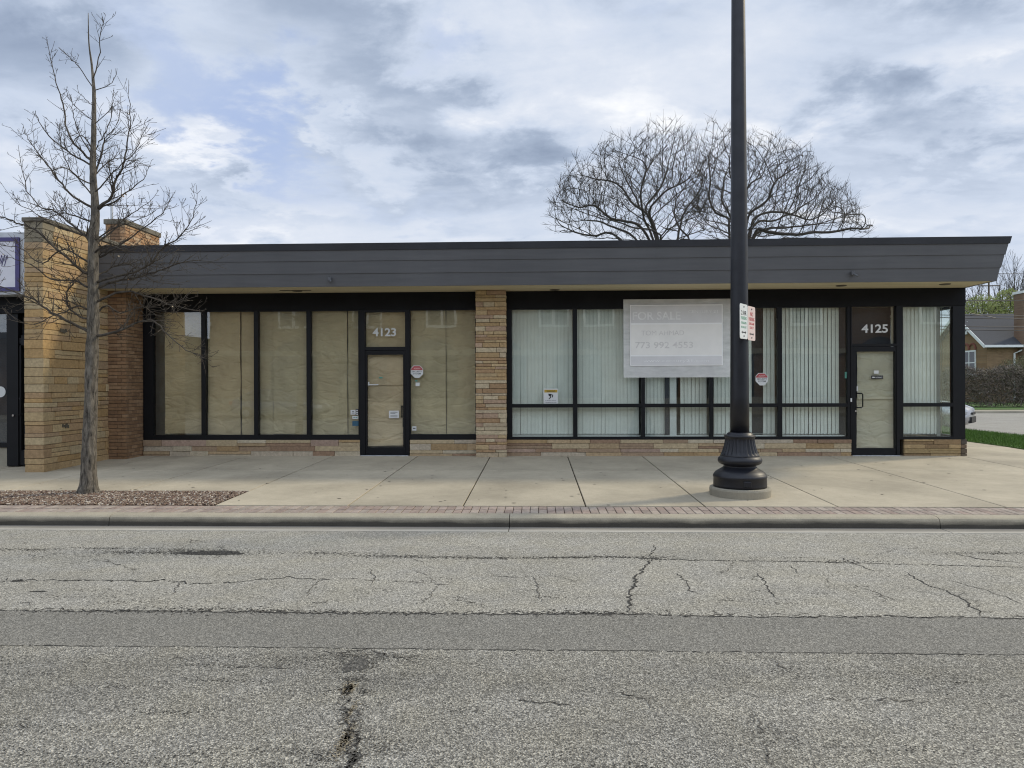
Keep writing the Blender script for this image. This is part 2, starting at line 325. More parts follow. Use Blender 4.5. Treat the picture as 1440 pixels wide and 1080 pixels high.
def film_mat():
    m = bpy.data.materials.new('smear_film'); m.use_nodes = True; MATS['smear_film'] = m; nt = m.node_tree
    b = nt.nodes['Principled BSDF']; b.inputs['Base Color'].default_value = (0.80, 0.80, 0.78, 1); b.inputs['Roughness'].default_value = 0.6
    f = rampn(nt, noi(nt, objco(nt, (1, 1, 3)), 3, 4), [(0.3, 0.42), (0.7, 0.66)]); nt.links.new(f, b.inputs['Alpha'])
film_mat()
def bark_mat(name, a, c_, sc=18):
    m, nt, b = newmat(name); co = objco(nt, (1, 1, 0.22))
    f = rampn(nt, noi(nt, co, sc, 9, 0.7, 0.6), [(0.32, a), (0.68, c_)])
    nt.links.new(f, b.inputs['Base Color']); b.inputs['Roughness'].default_value = 0.9; b.inputs['Specular IOR Level'].default_value = 0.2
    bump(nt, b, noi(nt, co, sc*1.4, 8, 0.7, 0.4), 1.0, 0.03)
bark_mat('bark_grey', (0.022, 0.019, 0.016), (0.27, 0.24, 0.195), 30); bark_mat('twig_bark', (0.032, 0.027, 0.023), (0.13, 0.112, 0.09), 12); bark_mat('bark_dark', (0.045, 0.039, 0.034), (0.095, 0.083, 0.072), 6)
attrmat('leaf_mix', 0.7, 0.25, 8, 0.0); 
def grass_m():
    m, nt, b = newmat('lawn'); co = objco(nt)
    f = rampn(nt, noi(nt, co, 3, 9, 0.7), [(0.3, (0.045, 0.10, 0.015)), (0.7, (0.10, 0.19, 0.035))]); nt.links.new(f, b.inputs['Base Color']); b.inputs['Roughness'].default_value = 0.9
    bump(nt, b, noi(nt, co, 60, 6, 0.7), 1.0, 0.03)
grass_m()
def shingle():
    m, nt, b = newmat('shingles'); co = objco(nt)
    v = rampn(nt, noi(nt, objco(nt, (4, 10, 10)), 3, 6, 0.7), [(0.3, (0.035, 0.038, 0.044)), (0.7, (0.062, 0.066, 0.075))]); nt.links.new(v, b.inputs['Base Color']); b.inputs['Roughness'].default_value = 0.9
shingle()
def brickmat(name, c1, c2, mort, sc=1.0, rot=(R(90), 0, 0)):
    m, nt, b = newmat(name); t = nt.nodes.new('ShaderNodeTexCoord'); mp = nt.nodes.new('ShaderNodeMapping'); mp.inputs['Rotation'].default_value = rot
    nt.links.new(t.outputs['Object'], mp.inputs[0]); br = nt.nodes.new('ShaderNodeTexBrick'); nt.links.new(mp.outputs[0], br.inputs['Vector'])
    br.inputs['Color1'].default_value = (*c1, 1); br.inputs['Color2'].default_value = (*c2, 1); br.inputs['Mortar'].default_value = (*mort, 1)
    br.inputs['Scale'].default_value = sc; br.inputs['Brick Width'].default_value = 0.21; br.inputs['Row Height'].default_value = 0.075; br.inputs['Mortar Size'].default_value = 0.008
    c = mixn(nt, 1.0, br.outputs['Color'], rampn(nt, noi(nt, objco(nt), 0.7, 7, 0.6), [(0.3, 0.82), (0.7, 1.14)]), 'MULTIPLY')
    nt.links.new(c, b.inputs['Base Color']); b.inputs['Roughness'].default_value = 0.9
brickmat('tan_house_brick', (0.26, 0.165, 0.085), (0.20, 0.12, 0.06), (0.20, 0.16, 0.11)); brickmat('brown_brick', (0.20, 0.12, 0.07), (0.15, 0.085, 0.05), (0.22, 0.19, 0.15))
brickmat('tan_house_brick_side', (0.26, 0.165, 0.085), (0.20, 0.12, 0.06), (0.20, 0.16, 0.11), rot=(R(90), 0, R(90)))
simple('dark_glass', (0.02, 0.024, 0.03), 0.08, spec=0.8); simple('silver_paint', (0.42, 0.42, 0.43), 0.25, metal=0.7, var=0.04); simple('blue_paint', (0.25, 0.27, 0.30), 0.25, metal=0.6, var=0.04)
simple('tyre', (0.02, 0.02, 0.02), 0.85); simple('rim', (0.4, 0.4, 0.42), 0.3, metal=0.9); simple('lamp_lens', (0.55, 0.57, 0.6), 0.1); simple('tail_lens', (0.35, 0.01, 0.01), 0.2)
simple('red_brick_arch', (0.22, 0.08, 0.06), 0.9); simple('wire_black', (0.02, 0.02, 0.022), 0.6); simple('utility_wood', (0.09, 0.065, 0.045), 0.9)

# ------------------------------------------------------------------ mesh builder
class MB:
    def __init__(s): s.v = []; s.f = []; s.c = []; s.m = []
    def face(s, pts, col=None, mi=0):
        n = len(s.v); s.v.extend(tuple(p) for p in pts); s.f.append(tuple(range(n, n+len(pts)))); s.c.append(col); s.m.append(mi)
    def box(s, x0, x1, y0, y1, z0, z1, col=None, mi=0, T=None):
        n = len(s.v)
        p = [(x0, y0, z0), (x1, y0, z0), (x1, y1, z0), (x0, y1, z0), (x0, y0, z1), (x1, y0, z1), (x1, y1, z1), (x0, y1, z1)]
        if T is not None: p = [tuple(T @ Vector(q)) for q in p]
        s.v.extend(p)
        for f in ((0, 3, 2, 1), (4, 5, 6, 7), (0, 1, 5, 4), (1, 2, 6, 5), (2, 3, 7, 6), (3, 0, 4, 7)):
            s.f.append(tuple(n+i for i in f)); s.c.append(col); s.m.append(mi)
    def prism(s, pts, z0, z1, col=None, mi=0):
        n = len(s.v); k = len(pts); s.v.extend((p[0], p[1], z0) for p in pts); s.v.extend((p[0], p[1], z1) for p in pts)
        s.f.append(tuple(n+i for i in range(k))[::-1]); s.f.append(tuple(n+k+i for i in range(k)))
        s.c += [col, col]; s.m += [mi, mi]
        for i in range(k):
            j = (i+1) % k; s.f.append((n+i, n+j, n+k+j, n+k+i)); s.c.append(col); s.m.append(mi)
    def tube(s, pts, rad, sides=6, col=None, cap=True):
        pts = [Vector(p) for p in pts]
        n0 = len(s.v); up = Vector((0.31, 0.17, 0.93)); rings = len(pts)
        for i, p in enumerate(pts):
            d = (pts[min(i+1, rings-1)] - pts[max(i-1, 0)])
            if d.length < 1e-9: d = Vector((0, 0, 1))
            d.normalize(); a = d.cross(up)
            if a.length < 0.1: a = d.cross(Vector((1, 0, 0)))
            a.normalize(); b = d.cross(a); r = rad[i] if hasattr(rad, '__len__') else rad
            for k in range(sides):
                t = 2*math.pi*k/sides; q = p + a*(r*math.cos(t)) + b*(r*math.sin(t)); s.v.append((q.x, q.y, q.z))
        for i in range(rings-1):
            for k in range(sides):
                j = (k+1) % sides; s.f.append((n0+i*sides+k, n0+i*sides+j, n0+(i+1)*sides+j, n0+(i+1)*sides+k)); s.c.append(col); s.m.append(0)
        if cap:
            s.f.append(tuple(n0+k for k in range(sides))[::-1]); s.f.append(tuple(n0+(rings-1)*sides+k for k in range(sides))); s.c += [col, col]; s.m += [0, 0]
    def lathe(s, cx, cy, prof, seg=48, flute=None):
        n0 = len(s.v)
        for (r, z) in prof:
            for k in range(seg):
                t = 2*math.pi*k/seg; rr = r
                if flute and flute[0] < z < flute[1]: rr = r*(1 - flute[3]*(0.5+0.5*math.cos(flute[2]*t))**2 * min(1, (z-flute[0])/0.03, (flute[1]-z)/0.03))
                s.v.append((cx+rr*math.cos(t), cy+rr*math.sin(t), z))
        for i in range(len(prof)-1):
            for k in range(seg):
                j = (k+1) % seg; s.f.append((n0+i*seg+k, n0+i*seg+j, n0+(i+1)*seg+j, n0+(i+1)*seg+k)); s.c.append(None); s.m.append(0)
        s.f.append(tuple(n0+(len(prof)-1)*seg+k for k in range(seg))); s.c.append(None); s.m.append(0)
        s.f.append(tuple(n0+k for k in range(seg))[::-1]); s.c.append(None); s.m.append(0)
    def build(s, name, mat, parent=None, bevel=0, smooth=False, segs=1):
        me = bpy.data.meshes.new(name); me.from_pydata(s.v, [], s.f); me.update()
        for m in (mat if isinstance(mat, (list, tuple)) else [mat]): me.materials.append(MATS[m])
        if any(s.m): me.polygons.foreach_set('material_index', s.m)
        if any(c is not None for c in s.c):
            ca = me.color_attributes.new('Col', 'FLOAT_COLOR', 'CORNER'); buf = []
            for p, c in zip(me.polygons, s.c): buf.extend((*(c or (1, 1, 1)), 1.0)*p.loop_total)
            ca.data.foreach_set('color', buf)
        if bevel:
            bm = bmesh.new(); bm.from_mesh(me); bmesh.ops.bevel(bm, geom=bm.edges[:], offset=bevel, segments=segs, affect='EDGES', profile=0.6, clamp_overlap=True); bm.to_mesh(me); bm.free()
        if smooth: me.polygons.foreach_set('use_smooth', [True]*len(me.polygons))
        o = bpy.data.objects.new(name, me); C.objects.link(o)
        if parent is not None: o.parent = parent; o.matrix_parent_inverse = Matrix.Identity(4); o.location = -parent_loc(parent)
        return o
def parent_loc(p):
    v = Vector((0, 0, 0))
    while p is not None: v += Vector(p.location); p = p.parent
    return v
def tag(o, label=None, cat=None, group=None, kind=None):
    if label: o['label'] = label
    if cat: o['category'] = cat
    if group: o['group'] = group
    if kind: o['kind'] = kind
    return o
def thing(name, loc, label, cat, group=None):
    o = bpy.data.objects.new(name, None); C.objects.link(o); o.location = loc; o.empty_display_size = 0.2
    return tag(o, label, cat, group)
def textmb(mb, body, h, org, u, v, nrm, bold=0.0, align='CENTER', width=None, ext=0.002, spacing=1.0):
    """flat letters as thin solids; org = baseline anchor, u/v in-plane axes; h = capital height"""
    cu = bpy.data.curves.new('t', 'FONT'); cu.body = body; cu.size = 1.0; cu.offset = bold; cu.align_x = align; cu.extrude = 0.5; cu.resolution_u = 4; cu.space_character = spacing
    o = bpy.data.objects.new('t', cu); C.objects.link(o); bpy.context.view_layer.update()
    me = bpy.data.meshes.new_from_object(o.evaluated_get(bpy.context.evaluated_depsgraph_get()))
    xs = [w.co.x for w in me.vertices]; ys = [w.co.y for w in me.vertices]
    if not xs: return
    sy = h/0.73; sx = sy if width is None else width/(max(xs)-min(xs)); n = len(mb.v)
    for w in me.vertices:
        q = org + u*(w.co.x*sx) + v*(w.co.y*sy) + nrm*((w.co.z+0.5)*ext); mb.v.append(tuple(q))
    for p in me.polygons: mb.f.append(tuple(n+i for i in p.vertices)); mb.c.append(None); mb.m.append(0)
    bpy.data.objects.remove(o); bpy.data.curves.remove(cu); bpy.data.meshes.remove(me)
def textobj(mat, parent, *a, **k):
    mb = MB(); textmb(mb, *a, **k); return mb.build('lettering', mat, parent)
UX, UZ, FN = Vector((1, 0, 0)), Vector((0, 0, 1)), Vector((0, -1, 0))

# ================================================================== GROUND
def struct(o): o['kind'] = 'structure'; return o
g = MB(); g.face([(-400, -300, -0.03), (400, -300, -0.03), (400, 700, -0.03), (-400, 700, -0.03)])
struct(g.build('ground', 'lawn'))

# ---- road with its patch strip, pothole patches and cracks (cracks lie in the road's own mesh)
KY = 8.32
road = MB()
NX = 60
def wob(x, a, f, s): return a*noise.noise(Vector((x*f, s, 0))) + a*0.45*noise.noise(Vector((x*f*5, s+9, 0)))
xs = [-60+120*i/600 for i in range(601)]
e1 = [5.19+wob(x, 0.035, 0.9, 1) for x in xs]; e2 = [4.49+wob(x, 0.012, 0.9, 5) for x in xs]
for i in range(600):
    a, b = xs[i], xs[i+1]
    road.face([(a, e1[i], 0), (b, e1[i+1], 0), (b, 8.08, 0), (a, 8.08, 0)], mi=0)
    road.face([(a, e2[i], 0.0), (b, e2[i+1], 0.0), (b, e1[i+1], 0.0), (a, e1[i], 0.0)], mi=1)
    road.face([(a, -7, 0), (b, -7, 0), (b, e2[i+1], 0), (a, e2[i], 0)], mi=2)
def crack(pts, w=0.012, z=0.003, jit=0.03, mi=3, step=0.035, wv=0.7, gap=0.0):
    path = []; w *= 0.72; step *= 0.7
    for (a, b) in zip(pts[:-1], pts[1:]):
        a = Vector(a); b = Vector(b); n = max(2, int((b-a).length/step))
        for k in range(n): path.append(a.lerp(b, k/n))
    path.append(Vector(pts[-1]))
    q = []
    s = random.random()*50
    for i, p in enumerate(path):
        e = min(1, i/3, (len(path)-1-i)/3)
        q.append(Vector((p.x+jit*e*(noise.noise(Vector((i*0.25, s, 0)))+0.8*noise.noise(Vector((i*0.93, s, 3)))+random.uniform(-.25, .25)), p.y+jit*e*(noise.noise(Vector((i*0.25, s+20, 0)))+0.8*noise.noise(Vector((i*0.93, s+20, 3)))+random.uniform(-.25, .25)), z)))
    for i in range(len(q)-1):
        if random.random() < gap: continue
        d = (q[i+1]-q[i]); 
        if d.length < 1e-6: continue
        nn = Vector((-d.y, d.x, 0)).normalized()
        def ww(k): 
            e = min(1, (k+0.3)/4, (len(q)-1-k+0.3)/4); return w*0.5*e*(1-wv*0.5+wv*abs(noise.noise(Vector((k*0.4, s+5, 1))))*2)
        a, b = ww(i), ww(i+1)
        road.face([q[i]-nn*a, q[i+1]-nn*b, q[i+1]+nn*b, q[i]+nn*a], mi=mi)
    return q
def rp(px, py): v = GF(px, py); return (v.x, v.y, 0)
def pxcrack(pts, **k): return crack([rp(*p) for p in pts], **k)
# edges of the strip
crack([(x, 5.185+wob(x, 0.035, 0.9, 1), 0) for x in [-10+0.25*i for i in range(85)]], w=0.018, jit=0.035, gap=0.10, wv=1.3)
crack([(x, 5.21+wob(x, 0.05, 0.9, 2), 0) for x in [-6+0.25*i for i in range(50)]], w=0.012, jit=0.05, gap=0.5, mi=4)
crack([(x, 4.488+wob(x, 0.012, 0.9, 5), 0) for x in [-10+0.25*i for i in range(85)]], w=0.010, jit=0.012, gap=0.12)
# measured cracks of the far lane
pxcrack([(740, 786), (790, 784), (850, 783), (918, 786), (990, 788), (1070, 789), (1140, 790), (1200, 792), (1270, 794), (1330, 795), (1440, 798)], w=0.022, gap=0.06, wv=1.2)
pxcrack([(0, 814), (60, 817), (130, 816), (200, 818), (240, 816), (270, 822), (330, 819), (400, 812), (470, 815)], w=0.016, gap=0.18, jit=0.05)
pxcrack([(470, 812), (560, 818), (640, 822)], w=0.012, gap=0.3, mi=4)
pxcrack([(918, 786), (905, 800), (893, 812), (890, 826), (886, 838), (885, 850), (884, 860)], w=0.022, jit=0.045)
pxcrack([(885, 836), (905, 836)], w=0.012); pxcrack([(912, 784), (922, 772), (918, 766)], w=0.014)
pxcrack([(750, 810), (756, 825), (758, 838), (763, 848)], w=0.012, mi=4); pxcrack([(950, 805), (965, 818), (970, 830), (985, 836)], w=0.012)
pxcrack([(1065, 806), (1076, 820), (1082, 832), (1092, 842)], w=0.014); pxcrack([(1275, 805), (1290, 816), (1320, 828), (1350, 840), (1372, 856), (1380, 866)], w=0.018)
pxcrack([(1180, 783), (1205, 794), (1232, 804)], w=0.016); pxcrack([(1210, 826), (1240, 836), (1262, 846)], w=0.012, mi=4); pxcrack([(1340, 778), (1375, 786), (1440, 792)], w=0.016)
pxcrack([(520, 800), (528, 812), (522, 824)], w=0.010); pxcrack([(620, 820), (610, 834), (590, 850)], w=0.008, mi=4); pxcrack([(455, 812), (440, 826), (430, 840)], w=0.008, mi=4)
pxcrack([(240, 838), (250, 824), (262, 816)], w=0.010, mi=4); pxcrack([(1330, 815), (1400, 835), (1440, 850)], w=0.010, mi=4); pxcrack([(690, 810), (740, 813)], w=0.010); pxcrack([(1110, 795), (1125, 808)], w=0.01, mi=4)
for k in range(46):
    x = random.uniform(20, 1420); y = random.uniform(762, 855); pts = [(x, y)]
    for j in range(random.randint(1, 4)): x += random.uniform(-26, 26); y += random.uniform(-4, 11); pts.append((x, y))
    pxcrack(pts, w=random.uniform(0.004, 0.009), mi=4, gap=0.2, jit=0.06)
# cracks of the near lane
pxcrack([(493, 958), (488, 975), (485, 992), (490, 1010), (493, 1030), (490, 1060), (492, 1085)], w=0.010, jit=0.03, step=0.012, wv=1.6)
pxcrack([(496, 990), (500, 1010), (505, 1030), (500, 1060), (502, 1085)], w=0.012, jit=0.05, step=0.012, gap=0.45, mi=4)
pxcrack([(489, 962), (482, 990), (487, 1030), (484, 1085)], w=0.009, jit=0.05, step=0.012, gap=0.5, mi=4)
pxcrack([(498, 1020), (503, 1050), (497, 1085)], w=0.009, jit=0.05, step=0.012, gap=0.4, mi=3)
pxcrack([(452, 916), (486, 918), (520, 914), (560, 926), (600, 922)], w=0.014, step=0.02, gap=0.25, mi=4)
pxcrack([(720, 985), (780, 988), (810, 994)], w=0.010, step=0.02); pxcrack([(850, 970), (905, 982), (925, 1000)], w=0.010, step=0.02, gap=0.3, mi=4); pxcrack([(1150, 985), (1240, 983), (1320, 990)], w=0.010, step=0.02, gap=0.3, mi=4)
pxcrack([(1080, 925), (1110, 945), (1125, 950)], w=0.010, step=0.02, gap=0.3, mi=4); pxcrack([(240, 925), (330, 938), (420, 940)], w=0.012, step=0.02, gap=0.5, mi=4); pxcrack([(540, 920), (600, 935)], w=0.012, step=0.02, gap=0.4, mi=4)
pxcrack([(1060, 1000), (1075, 1040), (1085, 1080)], w=0.010, step=0.02, gap=0.35, mi=4)
def specks(px, py, rx, ry, n, mi=3, s=(0.003, 0.009), z=0.0025):
    c = GF(px, py)
    for _ in range(n):
        x = c.x+random.gauss(0, rx); y = c.y+random.gauss(0, ry); r0 = random.uniform(*s); a = random.uniform(0, 6.28)
        road.face([(x+r0*random.uniform(0.5, 1.2)*math.cos(a+t)*1.4, y+r0*random.uniform(0.5, 1.2)*math.sin(a+t), z) for t in (0, 1.25, 2.5, 3.8, 5.0)], mi=mi)
def blobpatch(px, py, rx, ry, mi=5, z=0.002, seed=0, n=42):
    c = GF(px, py); pts = []
    for k in range(n):
        t = 2*math.pi*k/n; r = 1+0.35*noise.noise(Vector((math.cos(t)*1.5+seed, math.sin(t)*1.5, seed)))+0.25*noise.noise(Vector((math.cos(t)*5+seed, math.sin(t)*5, seed)))
        pts.append((c.x+rx*r*math.cos(t), c.y+ry*r*math.sin(t), z))
    road.face(pts, mi=mi)
blobpatch(296, 778, 0.36, 0.075, 5, seed=1);  
blobpatch(24, 817, 0.05, 0.03, 5, seed=10); blobpatch(55, 832, 0.07, 0.015, 5, seed=11)
blobpatch(500, 935, 0.075, 0.11, 6, seed=12); specks(490, 968, 0.018, 0.035, 500, mi=7, s=(0.002, 0.006)); specks(486, 1040, 0.014, 0.07, 600, mi=7, s=(0.002, 0.005)); specks(494, 1000, 0.008, 0.05, 160, mi=7, s=(0.002, 0.005))
for (px, py, rx, ry, n) in ((296, 777, 0.30, 0.05, 260), (262, 774, 0.2, 0.04, 120), (190, 777, 0.25, 0.035, 220), (150, 771, 0.2, 0.02, 100), (45, 773, 0.2, 0.03, 120), (465, 778, 0.2, 0.025, 110), (545, 782, 0.22, 0.02, 130), (620, 784, 0.3, 0.02, 150), (690, 785, 0.2, 0.02, 90), (790, 784, 0.25, 0.02, 160), (850, 783, 0.2, 0.02, 60), (918, 785, 0.12, 0.04, 80), (1185, 790, 0.2, 0.03, 90), (1395, 778, 0.3, 0.03, 170), (24, 817, 0.05, 0.02, 30), (820, 862, 0.35, 0.025, 200), (400, 861, 0.3, 0.02, 120), (300, 857, 0.35, 0.03, 120), (150, 860, 0.4, 0.02, 100), (560, 863, 0.4, 0.02, 120)):
    specks(px, py, rx, ry, n); specks(px, py, rx*1.5, ry*2, n, mi=4)
for (px, py, rx, ry, n) in ((500, 922, 0.10, 0.03, 420), (478, 935, 0.03, 0.07, 200), (520, 935, 0.03, 0.07, 260), (500, 955, 0.05, 0.02, 200), (512, 972, 0.02, 0.03, 110), (560, 925, 0.12, 0.03, 200), (430, 928, 0.16, 0.04, 260), (380, 938, 0.2, 0.02, 160), (330, 925, 0.3, 0.04, 260),
    (497, 1015, 0.008, 0.08, 150), (512, 1030, 0.03, 0.05, 60), (498, 1065, 0.012, 0.06, 130), (530, 1050, 0.06, 0.05, 240), (455, 1065, 0.05, 0.03, 200), (885, 1078, 0.10, 0.03, 160), (860, 1080, 0.16, 0.02, 100), (150, 1078, 0.3, 0.03, 200), (400, 1055, 0.1, 0.015, 110), (1085, 1030, 0.05, 0.05, 110), (1110, 945, 0.06, 0.04, 110)):
    specks(px, py, rx, ry, int(n*0.36), s=(0.0015, 0.0045)); specks(px, py, rx*1.4, ry*1.4, int(n*0.5), mi=4, s=(0.002, 0.005))
for k in range(24): specks(random.uniform(0, 1440), random.uniform(920, 1080), random.uniform(.05, .3), random.uniform(.01, .04), random.randint(20, 90), s=(0.002, 0.005))
for k in range(30): specks(random.uniform(0, 1440), random.uniform(760, 858), random.uniform(.05, .3), random.uniform(.01, .04), random.randint(10, 40), mi=4, s=(0.003, 0.007))
asphalt('asphalt_worn', 0.12, 0.5, 90, 0.6, 0.2)
struct(road.build('road', ['asphalt_far', 'asphalt_strip', 'asphalt_near', 'crack_fill', 'crack_soft', 'asphalt_hole', 'asphalt_worn', 'sand_fill']))

# gutter pan and kerb
gt = MB(); xg = [-60]+[P(144, 540, 8.2).x, P(715, 540, 8.2).x, P(1330, 540, 8.2).x, 9.0, 40]
gaps = sorted(xg)
for a, b in zip(gaps[:-1], gaps[1:]): gt.box(a+0.004, b-0.004, 8.075, KY+0.01, -0.06, 0.006)
struct(gt.build('gutter', 'gutter_concrete', bevel=0.003))
kb = MB(); prof = [(KY+0.20, -0.05), (KY-0.005, -0.05), (KY-0.005, 0.0), (KY+0.0, 0.05), (KY+0.008, 0.085), (KY+0.02, 0.108), (KY+0.045, 0.122), (KY+0.08, 0.128), (KY+0.13, 0.130), (KY+0.195, 0.130)]
for a, b in zip(gaps[:-1], gaps[1:]):
    m = max(1, int((b-a)/0.35)); n0 = len(kb.v); np_ = len(prof)
    for i in range(m+1):
        x = a+0.004+(b-a-0.008)*i/m
        for (y, z) in prof:
            w = wob(x, 0.006, 2.0, y) if z > 0.03 else 0
            kb.v.append((x, y+w, z+w*0.3))
    for i in range(m):
        for k in range(np_):
            j = (k+1) % np_; kb.f.append((n0+i*np_+k, n0+i*np_+j, n0+(i+1)*np_+j, n0+(i+1)*np_+k)); kb.c.append(None); kb.m.append(0)
    kb.f.append(tuple(n0+k for k in range(np_))); kb.f.append(tuple(n0+m*np_+k for k in range(np_))[::-1]); kb.c += [None]*2; kb.m += [0]*2
ko = kb.build('kerb', 'kerb_concrete'); struct(ko)
bm = bmesh.new(); bm.from_mesh(ko.data); bmesh.ops.recalc_face_normals(bm, faces=bm.faces); bm.to_mesh(ko.data); bm.free()

# brick paver band
pb = MB(); y0, y1 = KY+0.205, 8.965
rows = 2; rh = (y1-y0)/rows
for r_ in range(rows):
    x = -16.0
    while x < 12:
        w = 0.104; c = random.choice([(0.33, 0.265, 0.225), (0.35, 0.29, 0.24), (0.32, 0.26, 0.22), (0.36, 0.305, 0.255), (0.31, 0.24, 0.20)])
        k = random.uniform(0.85, 1.12); yy0 = y0+r_*rh+0.003; yy1 = y0+(r_+1)*rh-0.003; dz = random.uniform(-0.0025, 0.001)
        if r_ == 1: x_ = x
        pb.box(x+0.004, x+w-0.004, yy0, yy1, 0.05, zs(yy0)+dz, tuple(q*k for q in c)); x += w
pb.box(-16, 12, y0-0.003, y1+0.003, 0.04, zs(8.6)-0.016, (0.10, 0.065, 0.05))
struct(pb.build('brick_paving', 'paver_brick', bevel=0.004))

# sidewalk slabs
sw = MB(); J = [-30, -28.2, -26.4, -24.6, -22.8, -21, -19.2, -17.4, -15.6, -13.6, -11.6, -9.55, -7.7, -5.9, -4.135, -2.41, -0.94, 0.61, 2.10, 3.74, 5.78, 8.35, 10.35]
def slab(pts, shade):
    """pts: ccw quad; gap inset, sloping top"""
    cx = sum(p[0] for p in pts)/4; cy = sum(p[1] for p in pts)/4; q = []
    for p in pts: q.append((p[0]-0.009*(1 if p[0] > cx else -1), p[1]-0.017*(1 if p[1] > cy else -1)))
    n = len(sw.v); sw.v.extend((a, b, 0.0) for a, b in q); sw.v.extend((a, b, zs(b)) for a, b in q)
    for f in ((4, 5, 6, 7), (0, 1, 5, 4), (1, 2, 6, 5), (2, 3, 7, 6), (3, 0, 4, 7)): sw.f.append(tuple(n+i for i in f)); sw.c.append((shade, shade, shade*0.99)); sw.m.append(0)
for a, b in zip(J[:-1], J[1:]):
    ya = 8.972
    if b < -4.0: ya = 10.075
    sh = random.uniform(0.93, 1.05)
    slab([(a, ya), (b, ya), (b, 12.19), (a, 12.19)], sh)
    slab([(a, 12.19), (b, 12.19), (b, 14.46), (a, 14.46)], sh*random.uniform(0.90, 1.0))
for (a, b) in ((10.35, 12.4), (12.4, 14.4), (14.4, 17), (17, 20), (20, 24)): slab([(a, 8.972), (b, 8.972), (b, 12.19), (a, 12.19)], random.uniform(0.95, 1.03))
for a, b in ((14.46, 16.1), (16.1, 17.8), (17.8, 19.6), (19.6, 21.4), (21.4, 24)): slab([(8.48, a), (10.33, a), (10.33, b), (8.48, b)], random.uniform(0.94, 1.02))
sw.face([(-30, 8.9, 0.115), (24, 8.9, 0.115), (24, 14.5, 0.205), (-30, 14.5, 0.205)], (0.07, 0.065, 0.06))
struct(sw.build('sidewalk', 'sidewalk_concrete', bevel=0.004))
gm_ = MB()
for k in range(240):
    x, y = random.uniform(-9, 9), random.uniform(9.0, 14.2)
    if x < -4.1 and y < 10.1: continue
    r0 = random.choice([0.006, 0.009, 0.012, 0.02, 0.03]); a = random.uniform(0, 6)
    gm_.face([(x+r0*random.uniform(.6, 1.1)*math.cos(a+t), y+r0*random.uniform(.6, 1.1)*math.sin(a+t), zs(y)+0.003) for t in (0, .9, 1.8, 2.7, 3.6, 4.5, 5.4)], random.choice([(0.09, 0.08, 0.06), (0.16, 0.14, 0.11), (0.22, 0.20, 0.16)]))
tag(gm_.build('pavement_grit', 'leaf_mix'), 'dark gum spots and grit scattered over the concrete sidewalk', 'grit', kind='stuff')

# planting strip with mulch
mb_ = MB(); mb_.face([(-16, 8.972, 0.128), (-4.142, 8.972, 0.128), (-4.142, 10.068, 0.142), (-16, 10.068, 0.142)]); struct(mb_.build('mulch_bed', 'mulch_bed'))
mc = MB()
for k in range(15000):
    x = random.uniform(-9.2, -4.16) if k > 1500 else random.uniform(-16, -9.2); y = random.uniform(8.99, 10.05); z = 0.133+0.013*(y-9)+random.uniform(0, 0.014)
    l = random.uniform(0.006, 0.019); w = random.uniform(0.004, 0.010); h = random.uniform(0.003, 0.008)
    Tm = Matrix.Translation((x, y, z)) @ Matrix.Rotation(random.uniform(0, 6.28), 4, 'Z') @ Matrix.Rotation(random.uniform(-0.7, 0.7), 4, 'X') @ Matrix.Rotation(random.uniform(-0.5, 0.5), 4, 'Y')
    c = random.choice([(0.20, 0.14, 0.10), (0.16, 0.11, 0.08), (0.26, 0.19, 0.14), (0.12, 0.085, 0.065), (0.36, 0.29, 0.22), (0.52, 0.46, 0.38), (0.22, 0.145, 0.11)])
    mc.box(-l, l, -w, w, -h, h, c, T=Tm)
tag(mc.build('mulch', 'mulch_chip'), 'brown bark mulch and pale chips around the street tree', 'mulch', kind='stuff')

# ground to the right: grass verge, side street, far lawn
vz = 0.272
verge = MB(); VX0, VX1 = 10.34, 12.75
verge.prism([(VX0, 12.2), (VX1, 12.2), (VX1, 60), (VX0, 60)], 0.0, vz); struct(verge.build('grass_verge', 'lawn'))
gr = MB()
for k in range(26000):
    p = Vector((random.uniform(VX0-0.02, VX1), random.uniform(14.0, 24.0), vz))
    h = random.uniform(0.03, 0.085); a = random.uniform(0, 6.28); dx, dy = math.cos(a)*0.006, math.sin(a)*0.006; lx, ly = random.uniform(-.03, .03), random.uniform(-.03, .03)
    c = random.choice([(0.07, 0.15, 0.02), (0.10, 0.20, 0.03), (0.05, 0.11, 0.015), (0.13, 0.21, 0.05)])
    gr.face([(p.x-dx, p.y-dy, vz), (p.x+dx, p.y+dy, vz), (p.x+lx, p.y+ly, vz+h)], c)
tag(gr.build('grass', 'leaf_mix'), 'short green grass blades on the verge beside the building corner', 'grass', kind='stuff')
st = MB(); st.face([(12.7, 9, 0.02), (70, 9, 0.02), (70, 39.0, 0.02), (12.7, 39.0, 0.02)]); struct(st.build('side_street', 'side_street_asphalt'))
fk = MB(); fk.box(8, 90, 39.0, 39.3, -0.02, 0.13); fk.box(8, 90, 39.3, 41.2, -0.02, 0.125); struct(fk.build('far_kerb', 'plain_concrete'))
fl = MB(); fl.prism([(8, 41.2), (120, 41.2), (120, 90), (8, 90)], -0.02, 0.15); struct(fl.build('far_lawn', 'lawn'))

